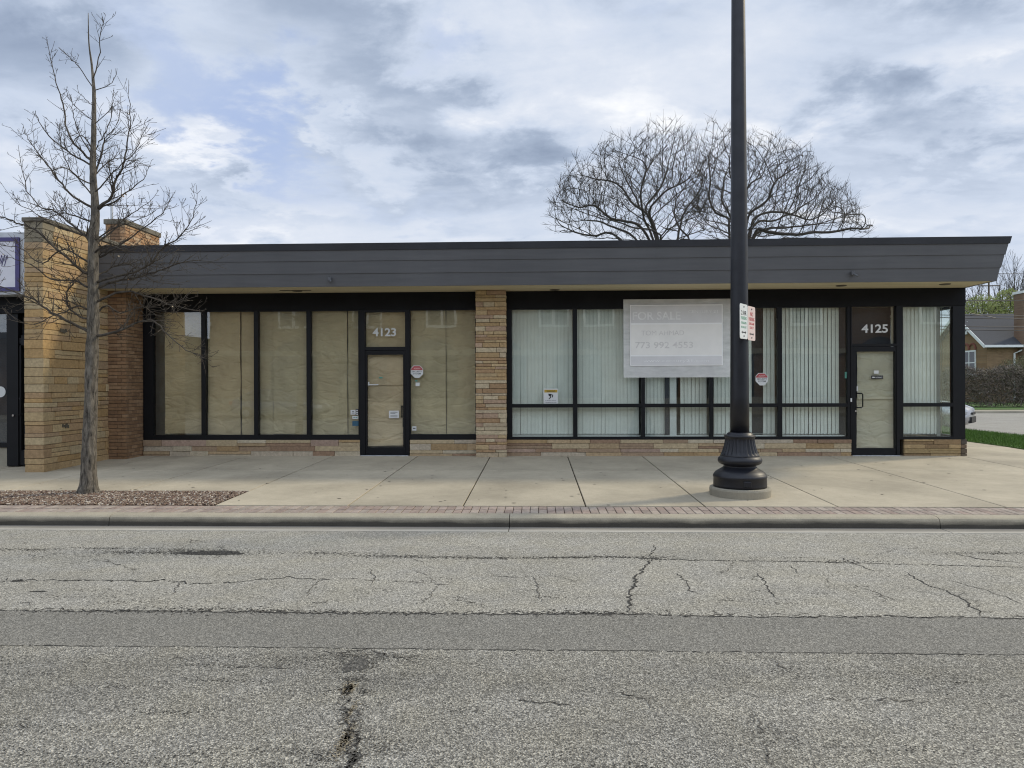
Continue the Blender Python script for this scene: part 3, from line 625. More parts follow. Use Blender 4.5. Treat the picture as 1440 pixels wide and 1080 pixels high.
# ================================================================== STONE GENERATORS
PAL = [(0.42, 0.31, 0.185), (0.38, 0.265, 0.14), (0.30, 0.20, 0.13), (0.50, 0.43, 0.31), (0.38, 0.275, 0.21), (0.44, 0.35, 0.22), (0.34, 0.245, 0.16), (0.45, 0.385, 0.29)]
def pick(pal, v=0.08):
    c = random.choice(pal); k = random.uniform(1-v, 1+v); return tuple(x*k for x in c)
def courses(h, lo, hi):
    out = []; z = 0
    while z < h-lo*0.6:
        c = random.uniform(lo, hi); c = min(c, h-z); 
        if h-z-c < lo*0.6: c = h-z
        out.append((z, z+c)); z += c
    return out
def stones_face(mb, x0, x1, yf, z0, z1, lo, hi, llo, lhi, pal, jit=0.014, thick=0.07, gap=0.004, axis='X', cs=None, first=None):
    """stones on a face. axis X: face looks to -Y at y=yf; axis Y: face looks to +X at x=yf and x0..x1 are y limits"""
    for (a, b) in (cs or courses(z1-z0, lo, hi)):
        x = x0
        if first: x = first[(a, b)]
        while x < x1-0.01:
            l = random.uniform(llo, lhi); e = min(x+l, x1)
            if x1-e < llo*0.5: e = x1
            subs = [(a, b)]
            if b-a > hi*0.8 and random.random() < 0.3: m = (a+b)/2+random.uniform(-.01, .01); subs = [(a, m), (m, b)]
            for (p, q) in subs:
                j = random.uniform(0, jit); c = pick(pal)
                if axis == 'X': mb.box(x+gap/2, e-gap/2, yf-j, yf+thick, z0+p+gap/2, z0+q-gap/2, c)
                else: mb.box(yf-thick, yf+j, x+gap/2, e-gap/2, z0+p+gap/2, z0+q-gap/2, c)
            x = e

# ================================================================== MAIN BUILDING
D = 14.40
BX0, BX1 = -8.484, 8.466
ZH0, ZH1 = 3.20, 3.55
ZB = 0.555                    # top of stone base
BK = 27.0
bld = thing('commercial_building', (0, D, 0.23), 'low stone and glass storefront building with slate grey fascia, numbered 4123 and 4125', 'building')
# shell: floor, rear and side walls, partitions, roof
w = MB(); w.box(BX0, BX1, BK-0.2, BK, -0.05, 3.9); w.box(BX0, BX0+0.18, D+0.08, BK-0.2, -0.05, 3.9); w.box(BX1-0.2, BX1, D+6.0, BK-0.2, -0.05, 3.9)
w.box(BX0+0.18, BX0+0.5, D+0.06, D+0.12, 0.2, 3.5); w.build('wall', 'interior_wall', bld)
w = MB(); w.box(BX0+0.18, BX1-0.2, D+5.5, D+5.6, 0.2, 3.5); w.box(-0.98, -0.86, D+0.1, D+5.5, 0.2, 3.5); w.build('partition_wall', 'interior_wall', bld)
w = MB(); w.box(BX0, BX1, D+0.05, BK, -0.05, 0.24); w.build('floor_slab', 'interior_floor', bld)
w = MB(); w.box(BX0+0.18, BX1-0.2, D+0.1, BK-0.2, 3.45, 3.50); w.build('ceiling', 'interior_wall', bld)
w = MB(); w.box(BX0, BX1, 13.42, BK, 4.19, 4.25); w.build('roof', 'roof_membrane', bld)
# soffit
w = MB(); w.box(BX0+0.002, BX1, 13.40, D+0.1, ZH1+0.002, ZH1+0.03); sof = w.build('soffit', 'soffit_cream', bld)
for px, py in ((418, 409), (780, 407.5), (1183, 401.5), (1329, 399.5)):
    d = ray(px, py); t = (ZH1-H)/d.z; vx, vy = d.x*t, d.y*t
    v = MB(); v.lathe(vx, vy, [(0.085, ZH1-0.012), (0.10, ZH1-0.006), (0.10, ZH1+0.001)], 20); v.build('soffit_vent', 'vent_dark', sof, smooth=False)
v = MB(); t = (ZH1-H); d = ray(415, 408.3); k = t/d.z; v.box(d.x*k-0.3, d.x*k+0.32, d.y*k-0.05, d.y*k+0.02, ZH1-0.006, ZH1-0.001); v.build('peeled_patch', 'vent_dark', sof)
# fascia of three lapped boards and a drip cap, swept round the right corner
def sweep(name, prof, mat, closed=True):
    mb = MB(); n = len(prof)
    path = [lambda o: (BX0+0.004, 13.40-o), lambda o: (BX1+o, 13.40-o), lambda o: (BX1+o, BK+0.1)]
    ny = [12, 1]
    rings = []
    for k, f in enumerate(path):
        rings.append([(*f(o), z) for o, z in prof])
    for r_ in rings: mb.v.extend(r_)
    for i in range(len(rings)-1):
        for k in range(n):
            j = (k+1) % n; mb.f.append((i*n+k, i*n+j, (i+1)*n+j, (i+1)*n+k)); mb.c.append(None); mb.m.append(0)
    mb.f.append(tuple(range(n))[::-1]); mb.f.append(tuple(2*n+k for k in range(n))); mb.c += [None]*2; mb.m += [0]*2
    o = mb.build(name, mat, bld); bm = bmesh.new(); bm.from_mesh(o.data); bmesh.ops.recalc_face_normals(bm, faces=bm.faces); bm.to_mesh(o.data); bm.free(); return o
zb = [3.545, 3.785, 4.015, 4.21, 4.335]
sweep('fascia_board', [(0.00, zb[0]), (0.045, zb[1]+0.03), (0.0, zb[1]+0.03), (-0.03, zb[0])], 'slate_siding')
sweep('fascia_board', [(0.052, zb[1]), (0.092, zb[2]+0.02), (0.05, zb[2]+0.02), (0.024, zb[1]+0.031), (0.034, zb[1])], 'slate_siding')
sweep('fascia_board', [(0.100, zb[2]), (0.135, zb[3]+0.01), (0.07, zb[3]+0.01), (0.05, zb[2]+0.021), (0.07, zb[2])], 'slate_siding')
sweep('drip_cap', [(0.150, zb[3]), (0.172, zb[4]), (-0.25, zb[4]), (-0.25, zb[3]+0.03), (0.10, zb[3]+0.012), (0.11, zb[3])], 'drip_cap')
# inner fascia backing so nothing shows through
w = MB(); w.box(BX0+0.01, BX1-0.02, 13.45, 13.55, 3.585, 4.19); w.build('fascia_frame', 'interior_dark', bld)
for px, py in ((1199, 385), (464, 393)):
    p = P(px, py, 13.33); v = MB(); v.box(p.x-0.03, p.x+0.03, p.y-0.04, p.y+0.03, p.z-0.03, p.z+0.04); v.tube([(p.x, p.y-0.03, p.z), (p.x+0.05, p.y-0.10, p.z-0.06)], 0.02, 8); v.build('fixture_stub', 'slate_siding', bld, bevel=0.004)
# header
w = MB(); w.box(-8.07, XX(669, D-0.05), D-0.06, D+0.10, ZH0, ZH1); w.box(XX(712, D-0.05)-0.01, BX1, D-0.06, D+0.10, ZH0, ZH1); w.box(BX1-0.12, BX1, D+0.10, D+5.9, ZH0, ZH1)
w.build('header', 'header_black', bld, bevel=0.004)
# stone base courses
def stone_base(x0, x1, name='stone_base'):
    mb = MB(); mb.box(x0+0.01, x1-0.01, D-0.04, D+0.10, 0.15, ZB-0.006, (0.15, 0.12, 0.09))
    stones_face(mb, x0, x1, D-0.055, 0.20, ZB, 0.07, 0.135, 0.35, 0.95, PAL, jit=0.02, thick=0.06); mb.build(name, 'ledge_stone', bld, bevel=0.006)
FX = lambda px: XX(px, D-0.05)
stone_base(-8.09, FX(506)); stone_base(FX(576), FX(670)); stone_base(FX(711), FX(1197)); 
mb = MB(); mb.box(FX(1271)+0.01, BX1-0.03, D-0.03, D+5.9, 0.15, ZB-0.006, (0.15, 0.12, 0.09))
cs = courses(ZB-0.20, 0.06, 0.12)
stones_face(mb, FX(1271), BX1-0.1, D-0.05, 0.20, ZB, 0.06, 0.115, 0.3, 0.6, [(0.33, 0.24, 0.12), (0.25, 0.17, 0.09), (0.38, 0.27, 0.14)], jit=0.015, thick=0.06, cs=cs)
for (a, b) in cs: mb.box(BX1-0.1, BX1+0.012, D-0.06-random.uniform(0, .01), D+random.uniform(0.2, 0.5), 0.20+a+.003, 0.20+b-.003, random.choice([(0.09, 0.075, 0.06), (0.13, 0.10, 0.07), (0.17, 0.12, 0.08)]))
stones_face(mb, D+0.5, D+5.9, BX1, 0.20, ZB, 0.06, 0.115, 0.3, 0.7, PAL, jit=0.01, thick=0.06, axis='Y', cs=cs)
mb.build('stone_base', 'ledge_stone', bld, bevel=0.006)
# stone pilaster
mb = MB(); px0, px1, pyf = XX(669.5, 14.12), XX(711.5, 14.12), 14.12
mb.box(px0+0.02, px1-0.02, pyf+0.02, D+0.1, 0.15, ZH1-0.002, (0.16, 0.13, 0.09))
PP = [(0.46, 0.34, 0.19), (0.42, 0.29, 0.15), (0.36, 0.235, 0.13), (0.50, 0.41, 0.27), (0.40, 0.28, 0.19), (0.45, 0.36, 0.24)]
for (a, b) in courses(ZH1-0.22-0.004, 0.045, 0.105):
    cuts = [px0, px1] if random.random() < 0.25 else [px0, random.uniform(px0+0.12, px1-0.12), px1]
    if random.random() < 0.2: cuts = [px0, px0+random.uniform(.12, .2), px1-random.uniform(.12, .25), px1]
    for x, e in zip(cuts[:-1], cuts[1:]):
        j = random.uniform(0, 0.018); o1 = random.uniform(0, 0.012) if x == px0 else -0.003; o2 = random.uniform(0, 0.012) if e == px1 else -0.003
        mb.box(x-o1, e+o2, pyf-j, D+0.08 if (x == px0 or e == px1) else pyf+0.1, 0.22+a+.003, 0.22+b-.003, pick(PP))
mb.build('stone_pilaster', 'ledge_stone', bld, bevel=0.006)
# brick pier at left
mb = MB(); mb.box(BX0+0.004, -8.104-0.012, 13.785, D+0.1, 0.1, ZH1-0.01, (0.13, 0.10, 0.075)); z = 0.2; i = 0
BP = [(0.235, 0.14, 0.075), (0.27, 0.165, 0.09), (0.21, 0.125, 0.07), (0.29, 0.185, 0.105)]
while z < ZH1-0.03:
    h = min(0.067, ZH1-0.004-z); x = BX0+0.004; off = 0.10 if i % 2 else 0.2
    xs_ = [x, x+(0.19 if i % 2 else 0.10), -8.104] if i % 2 else [x, x+0.28, -8.104]
    for a, b in zip(xs_[:-1], xs_[1:]): mb.box(a+.003, b-.004, 13.77, 13.86, z+.003, z+h-.004, pick(BP))
    ys = 13.86; first = True
    while ys < D+0.04:
        l = 0.10 if (first and i % 2) else 0.20; e = min(ys+l, D+0.045); mb.box(-8.2, -8.104, ys+.003, e-.003, z+.003, z+h-.004, pick(BP)); ys = e; first = False
    z += 0.070; i += 1
mb.build('brick_pier', 'wall_brick', bld, bevel=0.003)

# ---- windows: each bay a part with its glass as sub-parts
Y0f, Y1f = D-0.045, D+0.07
def bay(x0, x1, z0, z1, fl, fr, ft, fb, bars=(), glass='window_glass', label=None, name='window'):
    """outer rect x0..x1,z0..z1 with frame widths; bars = list of z centre, half"""
    m = MB(); m.box(x0, x0+fl, Y0f, Y1f, z0, z1); m.box(x1-fr, x1, Y0f, Y1f, z0, z1)
    m.box(x0+fl, x1-fr, Y0f+0.003, Y1f, z1-ft, z1); m.box(x0+fl, x1-fr, Y0f+0.003, Y1f, z0, z0+fb)
    zz = [z0+fb]
    for (c, hw) in bars: m.box(x0+fl, x1-fr, Y0f+0.005, Y1f-0.01, c-hw, c+hw); zz += [c-hw, c+hw]
    zz.append(z1-ft)
    w_ = m.build(name, 'black_frame', bld, bevel=0.0)
    if label: w_['label'] = label
    for k in range(0, len(zz), 2):
        gm = MB(); gm.box(x0+fl-0.005, x1-fr+0.005, D-0.004, D+0.002, zz[k]-0.005, zz[k+1]+0.005)
        gm.build('glass', glass, w_)
    return w_
def kx(px): return XX(px, D-0.045)
ZW1 = ZH0-0.001; TOPF = 0.015
M = lambda a, b: (kx(a)+kx(b))/2
# left unit
m1, m2, m3 = M(283, 289), M(357, 363), M(431, 437)
L0 = -8.095
win1 = bay(L0, m1, ZB, ZW1, kx(215)-L0, m1-kx(283), TOPF, 0.10)
win2 = bay(m1, m2, ZB, ZW1, kx(289)-m1, m2-kx(357), TOPF, 0.10)
win3 = bay(m2, m3, ZB, ZW1, kx(363)-m2, m3-kx(431), TOPF, 0.10)
win4 = bay(m3, kx(506), ZB, ZW1, kx(437)-m3, 0.03, TOPF, 0.10)
win5 = bay(kx(575.5), kx(670.5), ZB, ZW1, 0.02, 0.03, TOPF, 0.11)
for w_, s in ((win1, 'window bay nearest the brick pier, brown paper and a dark gap behind it'), (win2, 'second papered window bay from the brick pier, long torn seam in its paper'), (win3, 'third papered window bay from the brick pier'), (win4, 'papered window bay just left of the 4123 door'), (win5, 'wide papered window between the 4123 door and the stone pilaster')): w_['label'] = s
# right unit
r0 = kx(711); rm = [M(806, 812), M(902, 907), M(998, 1003), M(1094, 1100)]
bar = [((0.0), 0)]
zbar = 1.238; hb = 0.036
def rb(a, b, l, r_, lab, gl='green_glass'): w_ = bay(a, b, ZB, ZW1, l, r_, TOPF, 0.055, [(zbar, hb)], glass=gl); w_['label'] = lab; return w_
rw1 = rb(r0, rm[0], kx(720)-r0, rm[0]-kx(806), 'blind covered window bay beside the stone pilaster'); rw2 = rb(rm[0], rm[1], kx(812)-rm[0], rm[1]-kx(902), 'blind covered window bay left of the for sale sign')
rw3 = rb(rm[1], rm[2], kx(907)-rm[1], rm[2]-kx(998), 'window bay behind the for sale sign'); rw4 = rb(rm[2], rm[3], kx(1003)-rm[2], rm[3]-kx(1094), 'window bay behind the lamp post with a dark gap in its blinds')
rw5 = rb(rm[3], kx(1196), kx(1100)-rm[3], 0.055, 'blind covered window bay just left of the 4125 door')
rw6 = rb(kx(1265), BX1-0.008, kx(1270)-kx(1265), BX1-0.008-kx(1340.5), 'corner window bay right of the 4125 door')
# side windows along the right flank
def sidebay(y0_, y1_):
    m = MB(); X0, X1 = BX1-0.11, BX1-0.004; m.box(X0, X1, y0_, y0_+0.06, ZB, ZW1); m.box(X0, X1, y1_-0.06, y1_, ZB, ZW1); m.box(X0, X1-.003, y0_+.06, y1_-.06, ZB, ZB+0.06); m.box(X0, X1-.003, y0_+.06, y1_-.06, ZW1-0.02, ZW1); m.box(X0, X1-.005, y0_+.06, y1_-.06, zbar-hb, zbar+hb)
    w_ = m.build('window', 'black_frame', bld); w_['label'] = 'window bay on the right flank of the building'
    for a, b in ((ZB+0.055, zbar-hb+0.003), (zbar+hb-.003, ZW1-0.015)):
        gm = MB(); gm.box(BX1-0.06, BX1-0.054, y0_+.055, y1_-.055, a, b); gm.build('glass', 'green_glass', w_)
for k in range(4): sidebay(D+0.071+1.45*k, D+0.071+1.45*(k+1))

# ---- doors
def door(xl, xr, gl0, gl1, tz0, tz1, dz1, gz0, gz1, tx0, tx1, handle, label):
    """outer frame xl..xr, transom glass tx0..tx1 tz0..tz1, leaf top dz1, leaf glass gl0..gl1 gz0..gz1"""
    zb_ = 0.245
    m = MB(); m.box(xl, tx0, Y0f-0.012, Y1f, zb_, ZW1); m.box(tx1, xr, Y0f-0.012, Y1f, zb_, ZW1); m.box(tx0, tx1, Y0f-0.009, Y1f, tz1, ZW1); m.box(tx0, tx1, Y0f-0.009, Y1f, dz1+0.008, tz0)
    fr = m.build('door_frame', 'black_frame', bld); fr['label'] = label[0]
    gm = MB(); gm.box(tx0-.005, tx1+.005, D-.004, D+.002, tz0-.005, tz1+.005); gm.build('transom_glass', 'window_glass', fr)
    th = MB(); th.box(xl+0.02, xr-0.02, D-0.11, D+0.06, 0.20, zb_-0.004); th.build('threshold', 'flashing', fr)
    m = MB(); dx0, dx1 = tx0+0.006, tx1-0.006
    m.box(dx0, gl0, Y0f-0.004, Y1f-0.03, zb_+0.01, dz1); m.box(gl1, dx1, Y0f-0.004, Y1f-0.03, zb_+0.01, dz1); m.box(gl0, gl1, Y0f-0.001, Y1f-0.03, gz1, dz1); m.box(gl0, gl1, Y0f-0.001, Y1f-0.03, zb_+0.01, gz0)
    dr = m.build('door', 'black_frame', bld); dr['label'] = label[1]
    gm = MB(); gm.box(gl0-.005, gl1+.005, D-.010, D-.004, gz0-.005, gz1+.005); gm.build('door_glass', 'window_glass', dr)
    if handle:
        hz0, hz1, hx0, hx1 = handle
        h = MB(); h.tube([(hx0, Y0f, hz1), (hx0, Y0f-0.05, hz1), (hx0+0.008, Y0f-0.065, hz1), (hx1-0.02, Y0f-0.065, hz1), (hx1, Y0f-0.065, hz1-0.02), (hx1, Y0f-0.065, hz0+0.02), (hx1-0.02, Y0f-0.065, hz0), (hx0+0.008, Y0f-0.065, hz0), (hx0, Y0f-0.05, hz0), (hx0, Y0f, hz0)], 0.0125, 10)
        h.build('door_handle', 'black_frame', dr, smooth=True)
        c = MB(); cz = hz0-0.07; cx = hx0-0.03; cc = [(cx, Y0f-0.0, cz), (cx, Y0f-0.018, cz)]; c.tube(cc, 0.018, 14); c.build('lock', 'chrome', dr)
    return fr, dr
d1f, d1 = door(kx(506.2), kx(575.3), kx(516), kx(567), ZZ(488, D, 540), ZZ(439, D, 540), ZZ(493, D, 540), ZZ(629, D, 540), ZZ(499, D, 540), kx(513.5), kx(570), None, ('frame with transom of the 4123 door', 'glass door under number 4123 with kraft paper behind it'))
d2f, d2 = door(kx(1196.2), kx(1264.8), kx(1204), kx(1259), ZZ(483.5, D, 1230), ZZ(429.5, D, 1230), ZZ(488, D, 1230), ZZ(630, D, 1230), ZZ(494.5, D, 1230), kx(1197.8), kx(1260.5), (ZZ(573, D, 1210), ZZ(553, D, 1210), kx(1205), kx(1211)), ('frame with transom of the 4125 door', 'glass door under number 4125 with grey paper behind it'))
# left door: a small dark pull fills the dark gap at the right stile
hm = MB(); hx = kx(567.5); hm.box(hx-0.07, hx+0.0, D+0.012, D+0.06, ZZ(587, D), ZZ(570, D)); hm.box(hx-0.035, hx, D+0.012, D+0.05, ZZ(600, D), ZZ(587, D)); hm.build('door_handle', 'black_frame', d1)
# numbers on the transoms
for body, pxc, pyb, hh, wd, fr in (('4123', 541, 472.5, 0.165, XX(557.5, D)-XX(524.5, D), d1f), ('4125', 1230.5, 467.5, 0.165, XX(1249, D)-XX(1212, D), d2f)):
    t = MB(); c = P(pxc, pyb, D-0.006); textmb(t, body, hh, c, UX, UZ, FN, bold=0.022, width=wd, ext=0.003)
    o = t.build('address_number', 'white_vinyl', fr)

# ---- kraft paper behind the left unit
def sheet(mb, x0, x1, z0, z1, y, amp=0.010, seed=0, nx=24, nz=60, edge=0.006):
    n = len(mb.v)
    for j in range(nz+1):
        for i in range(nx+1):
            u, v_ = i/nx, j/nz; x = x0+(x1-x0)*u; z = z0+(z1-z0)*v_
            x += edge*noise.noise(Vector((seed, z*2.1, u)))*(abs(u-0.5)*2)**4; z += edge*2.5*noise.noise(Vector((x*1.7, seed+3, v_)))*(abs(v_-0.5)*2)**6
            dy = 0.018*abs(noise.noise(Vector((x*0.9+seed*2, z*2.6+x*1.1, seed+7))))+amp*(noise.noise(Vector((x*1.2+seed, z*0.9, seed)))+0.9*noise.noise(Vector((x*3+seed, z*5, seed+2)))+0.35*noise.noise(Vector((x*9, z*2.3, seed+4))))
            mb.v.append((x, y+abs(dy), z))
    for j in range(nz):
        for i in range(nx):
            a = n+j*(nx+1)+i; mb.f.append((a, a+1, a+nx+2, a+nx+1)); mb.c.append(None); mb.m.append(0)
def papers(name, lst, mat, label, seed=0):
    mb = MB()
    for k, (a, b, c, d, y) in enumerate(lst): sheet(mb, a, b, c, d, y, seed=seed+k*3.7, amp=0.014)
    o = mb.build(name, mat, None, smooth=True); tag(o, label, 'paper', 'brown paper covering the shop windows'); return o
yb = D+0.075
zbp, ztp = ZB+0.10, ZW1+0.05
px_ = lambda p: XX(p, D+0.08)
papers('window_paper', [(px_(232), px_(286), zbp+0.02, ztp, yb)], 'kraft_paper', 'brown paper inside the window bay nearest the brick pier', 1)
papers('window_paper', [(px_(286), px_(338), zbp, ztp, yb+0.004), (px_(339), px_(361), zbp, ztp, yb+0.03)], 'kraft_paper', 'brown paper with a torn seam in the second window bay', 5)
papers('window_paper', [(px_(360), px_(384), zbp, ztp, yb+0.03), (px_(384.6), px_(435), zbp+0.01, ztp, yb)], 'kraft_green', 'brown paper inside the third window bay', 9)
papers('window_paper', [(px_(434), px_(488.5), zbp, ztp, yb), (px_(489.2), px_(507), zbp, ztp, yb+0.02)], 'kraft_green', 'brown paper with a vertical seam left of the 4123 door', 14)
papers('window_paper', [(px_(573), px_(627), zbp, ztp, yb), (px_(627.6), px_(672), zbp, ztp, yb+0.022)], 'kraft_green', 'wide brown paper between the 4123 door and the pilaster', 19)
papers('door_paper', [(px_(516), px_(568), ZZ(541, D), ZZ(498, D), yb-0.06+0.02), (px_(516), px_(568), ZZ(568, D), ZZ(538.5, D), yb-0.02), (px_(517), px_(567), ZZ(627, D), ZZ(565, D), yb-0.045)], 'kraft_door', 'creased kraft paper behind the 4123 door glass', 24)
papers('door_paper', [(px_(1204), px_(1260), ZZ(563, D), ZZ(493, D), yb-0.045), (px_(1204), px_(1260), ZZ(631, D), ZZ(561, D), yb-0.02)], 'kraft_grey', 'grey kraft paper behind the 4125 door glass', 31)
papers('transom_paper', [(px_(513), px_(572), ZZ(490, D), ZZ(434, D), yb)], 'kraft_paper', 'brown paper behind the 4123 transom glass', 37)
papers('transom_paper', [(px_(1253), px_(1263), ZZ(486, D), ZZ(426, D), yb)], 'kraft_grey', 'narrow pale paper strip behind the 4125 transom glass', 38)

# ---- vertical blinds behind the right unit
def blinds(label, x0, x1, gaps=(), y=D+0.14, tilt=0.42, side=False, z0=ZB+0.09, railz=True, pitch=0.0762, sl=0.089, jit=0.05):
    root = thing('vertical_blinds', ((x0+x1)/2, y, ZB), label, 'blinds', 'vertical blinds inside the right shop')
    h = MB(); h.box(x0, x1, y-0.02, y+0.02, ZH0+0.0, ZH0+0.05); 
    h.build('headrail', 'blind_rail', root)
    m = MB(); x = x0+0.03; i = 0
    while x < x1-0.02:
        if not any(a < x < b for a, b in gaps):
            t = tilt+random.uniform(-jit, jit); c, s = math.cos(t)*sl/2, math.sin(t)*sl/2; bow = 0.003
            xa, ya = x-c, y-s; xb, yb2 = x+c, y+s; xm, ym = x+math.sin(t)*bow, y-math.cos(t)*bow
            sw_ = random.uniform(-0.006, 0.006)
            for (pa, pb) in (((xa, ya), (xm, ym)), ((xm, ym), (xb, yb2))):
                m.face([(pa[0]+sw_, pa[1], z0), (pb[0]+sw_, pb[1], z0), (pb[0], pb[1], ZH0), (pa[0], pa[1], ZH0)])
        x += pitch; i += 1
    m.build('slats', 'blind_fabric', root)
    if railz:
        b = MB(); b.tube([(x0+0.03, y, z0+0.012), (x1-0.03, y, z0+0.012)], 0.006, 6); b.build('bottom_chain', 'blind_rail', root)
    return root
blinds('pale blinds nearly closed, in the bay beside the stone pilaster', kx(716), kx(808), tilt=0.10, jit=0.025, sl=0.0758)
blinds('pale blinds nearly closed, in the bay left of the for sale sign', kx(810), kx(904), tilt=0.10, jit=0.025, sl=0.0755)
blinds('blinds split by a dark post, in the bay behind the for sale sign', kx(906), kx(1000), gaps=[(kx(936), kx(957))], tilt=0.16, jit=0.035, sl=0.0738)
blinds('blinds with a wide dark gap, in the bay behind the lamp post', kx(1002), kx(1097), gaps=[(kx(1062), kx(1079))], tilt=0.16, jit=0.035, sl=0.0738)
blinds('blinds half open with dark lines between slats, left of the 4125 door', kx(1099), kx(1188), tilt=0.18, jit=0.04, sl=0.0725)
blinds('softly pleated pale blinds in the corner bay', kx(1267), kx(1326), tilt=0.20, jit=0.12)
sb = thing('vertical_blinds', (BX1-0.22, D+0.9, ZB), 'pale blinds edge on behind the flank glass at the building corner', 'blinds', 'vertical blinds inside the right shop')
h_ = MB(); h_.box(BX1-0.24, BX1-0.20, D+0.35, D+5.7, ZH0, ZH0+0.05); h_.build('headrail', 'blind_rail', sb); h_ = MB(); y_ = D+0.40
while y_ < D+5.6:
    t_ = 0.35+random.uniform(-.08, .08); c_, s_ = math.cos(t_)*0.0445, math.sin(t_)*0.0445; h_.face([(BX1-0.22-s_, y_-c_, ZB+0.09), (BX1-0.22+s_, y_+c_, ZB+0.09), (BX1-0.22+s_, y_+c_, ZH0), (BX1-0.22-s_, y_-c_, ZH0)]); y_ += 0.0762
h_.build('slats', 'blind_fabric', sb)
# interior dark divider and white jamb seen through the third bay
w = MB(); w.box(kx(937), kx(942.5), D+0.08, D+0.20, 0.24, ZH0); w.build('inner_post', 'interior_dark', bld)
w = MB(); w.box(kx(943.5), kx(953), D+0.09, D+0.11, 0.6, ZH0); w.build('inner_jamb', 'white_paint', bld)
w = MB(); w.box(kx(1060), kx(1080), D+0.30, D+0.34, 0.24, ZH0); w.build('inner_panel', 'interior_dark', bld)
w = MB(); w.box(kx(1184), kx(1264), D+0.30, D+0.32, 0.24, ZH0); w.build('inner_panel', 'interior_dark', bld)
w = MB(); w.box(kx(1324), kx(1329.5), D+0.13, D+0.2, 0.24, ZH0); w.build('inner_post', 'interior_wall', bld)
w = MB(); w.box(kx(1185.5), kx(1192), D+0.25, D+0.3, 0.24, ZH0); w.build('inner_post', 'interior_dark', bld)
w = MB(); w.box(BX0+0.2, kx(234), D+0.5, D+0.52, 0.24, ZH0); w.build('inner_panel', 'interior_wall', bld)
# silver sill strip under the right glazing
w = MB(); w.box(kx(720), kx(1191), Y1f+0.004, Y1f+0.12, ZB+0.03, ZB+0.075); w.build('window_sill', 'white_paint', bld)

# ---- stickers, notices and signs on the glass
def rect(mb, px0, py0, px1, py1, Y, th=0.002, z=None):
    a = P(px0, py1, Y); b = P(px1, py0, Y); mb.box(a.x, b.x, Y-th, Y, a.z, b.z)
def poly(mb, pts, Y, th=0.002):
    q = [P(x, y, Y) for x, y in pts]; n = len(mb.v); k = len(q)
    mb.v.extend((p.x, Y-th, p.z) for p in q); mb.v.extend((p.x, Y, p.z) for p in q)
    mb.f.append(tuple(n+i for i in range(k))); mb.c.append(None); mb.m.append(0)
    for i in range(k): j = (i+1) % k; mb.f.append((n+i, n+k+i, n+k+j, n+j)); mb.c.append(None); mb.m.append(0)
YG = D-0.0045
YS = Y0f-0.006
def shield(cx, cy, label):
    root = thing('security_sign', tuple(P(cx, cy+8, YG)), label, 'sign', 'security company window signs')
    o = [(cx-5, cy-8.5), (cx+4, cy-8.5), (cx+8.5, cy-4), (cx+8.5, cy+3.5), (cx+3, cy+9), (cx-3, cy+9), (cx-9, cy+3), (cx-9, cy-4)]
    m = MB(); poly(m, o[::-1], YG, 0.002); m.build('panel', 'white_vinyl', root)
    m = MB(); poly(m, [(cx-4.6, cy-7.7), (cx+3.7, cy-7.7), (cx+7.7, cy-3.7), (cx+7.7, cy-2), (cx-8.3, cy-2), (cx-8.3, cy-3.7)][::-1], YG-0.0022, 0.001); m.build('red_band', 'sticker_red', root)
    textobj('sign_ink', root, 'SECURITY', 0.03, P(cx, cy+1.0, YG-0.0022), UX, UZ, FN, bold=0.01, width=0.19, ext=0.001); textobj('sign_ink', root, 'SYSTEM', 0.028, P(cx, cy+4, YG-0.0022), UX, UZ, FN, bold=0.01, width=0.15, ext=0.001)
    textobj('sign_pink', root, 'ALARM', 0.03, P(cx, cy-3.4, YG-0.0034), UX, UZ, FN, width=0.13, ext=0.001)
shield(586.5, 522.5, 'octagonal red and white security sign right of the 4123 door'); shield(1071.5, 533, 'octagonal red and white security sign over the dark blind gap')
nt_ = thing('camera_notice', tuple(P(773.5, 567, YG)), 'yellow topped white surveillance camera notice low on the blind covered window', 'sign')
m = MB(); rect(m, 764.5, 546.5, 784.5, 567.5, YG); m.build('panel', 'white_vinyl', nt_)
m = MB(); rect(m, 765.5, 548, 783.8, 552, YG-0.0022, 0.001); m.build('yellow_band', 'sticker_yellow', nt_)
m = MB(); poly(m, [(771, 553.5), (776, 554), (775, 558.5), (771.5, 556.5)][::-1], YG-0.0022, 0.001); poly(m, [(774.5, 557.5), (775.3, 558.6), (772.5, 561.4), (771.3, 561)][::-1], YG-0.0022, 0.001); poly(m, [(776.6, 554.6), (778, 555), (777.5, 558.8), (776.1, 558.8)][::-1], YG-0.0022, 0.001)
m.build('camera_icon', 'sign_ink', nt_)
textobj('sign_ink', nt_, 'WARNING', 0.034, P(774.6, 551.3, YG-0.0033), UX, UZ, FN, width=0.17, ext=0.001); textobj('sign_ink', nt_, 'SURVEILLANCE', 0.018, P(774.5, 564, YG-0.0022), UX, UZ, FN, width=0.22, ext=0.001); textobj('sign_ink', nt_, 'CAMERAS IN USE', 0.018, P(774.5, 566.5, YG-0.0022), UX, UZ, FN, width=0.23, ext=0.001)
def sticker(px0, py0, px1, py1, mat, parent, Y=YG, ink=None, inkmat='sign_ink', label=None, name='sticker'):
    m = MB(); rect(m, px0, py0, px1, py1, Y); o = m.build(name, mat, parent)
    if label: o['label'] = label
    if ink:
        m = MB()
        for r_ in ink: rect(m, *r_, Y-0.0022, 0.001)
        i = m.build('print', inkmat, o)if o.parent is None or o.parent.parent is None else None
        if i is None:      # keep to three levels: print joins beside the sticker
            i = m.build('sticker_print', inkmat, parent)
    return o
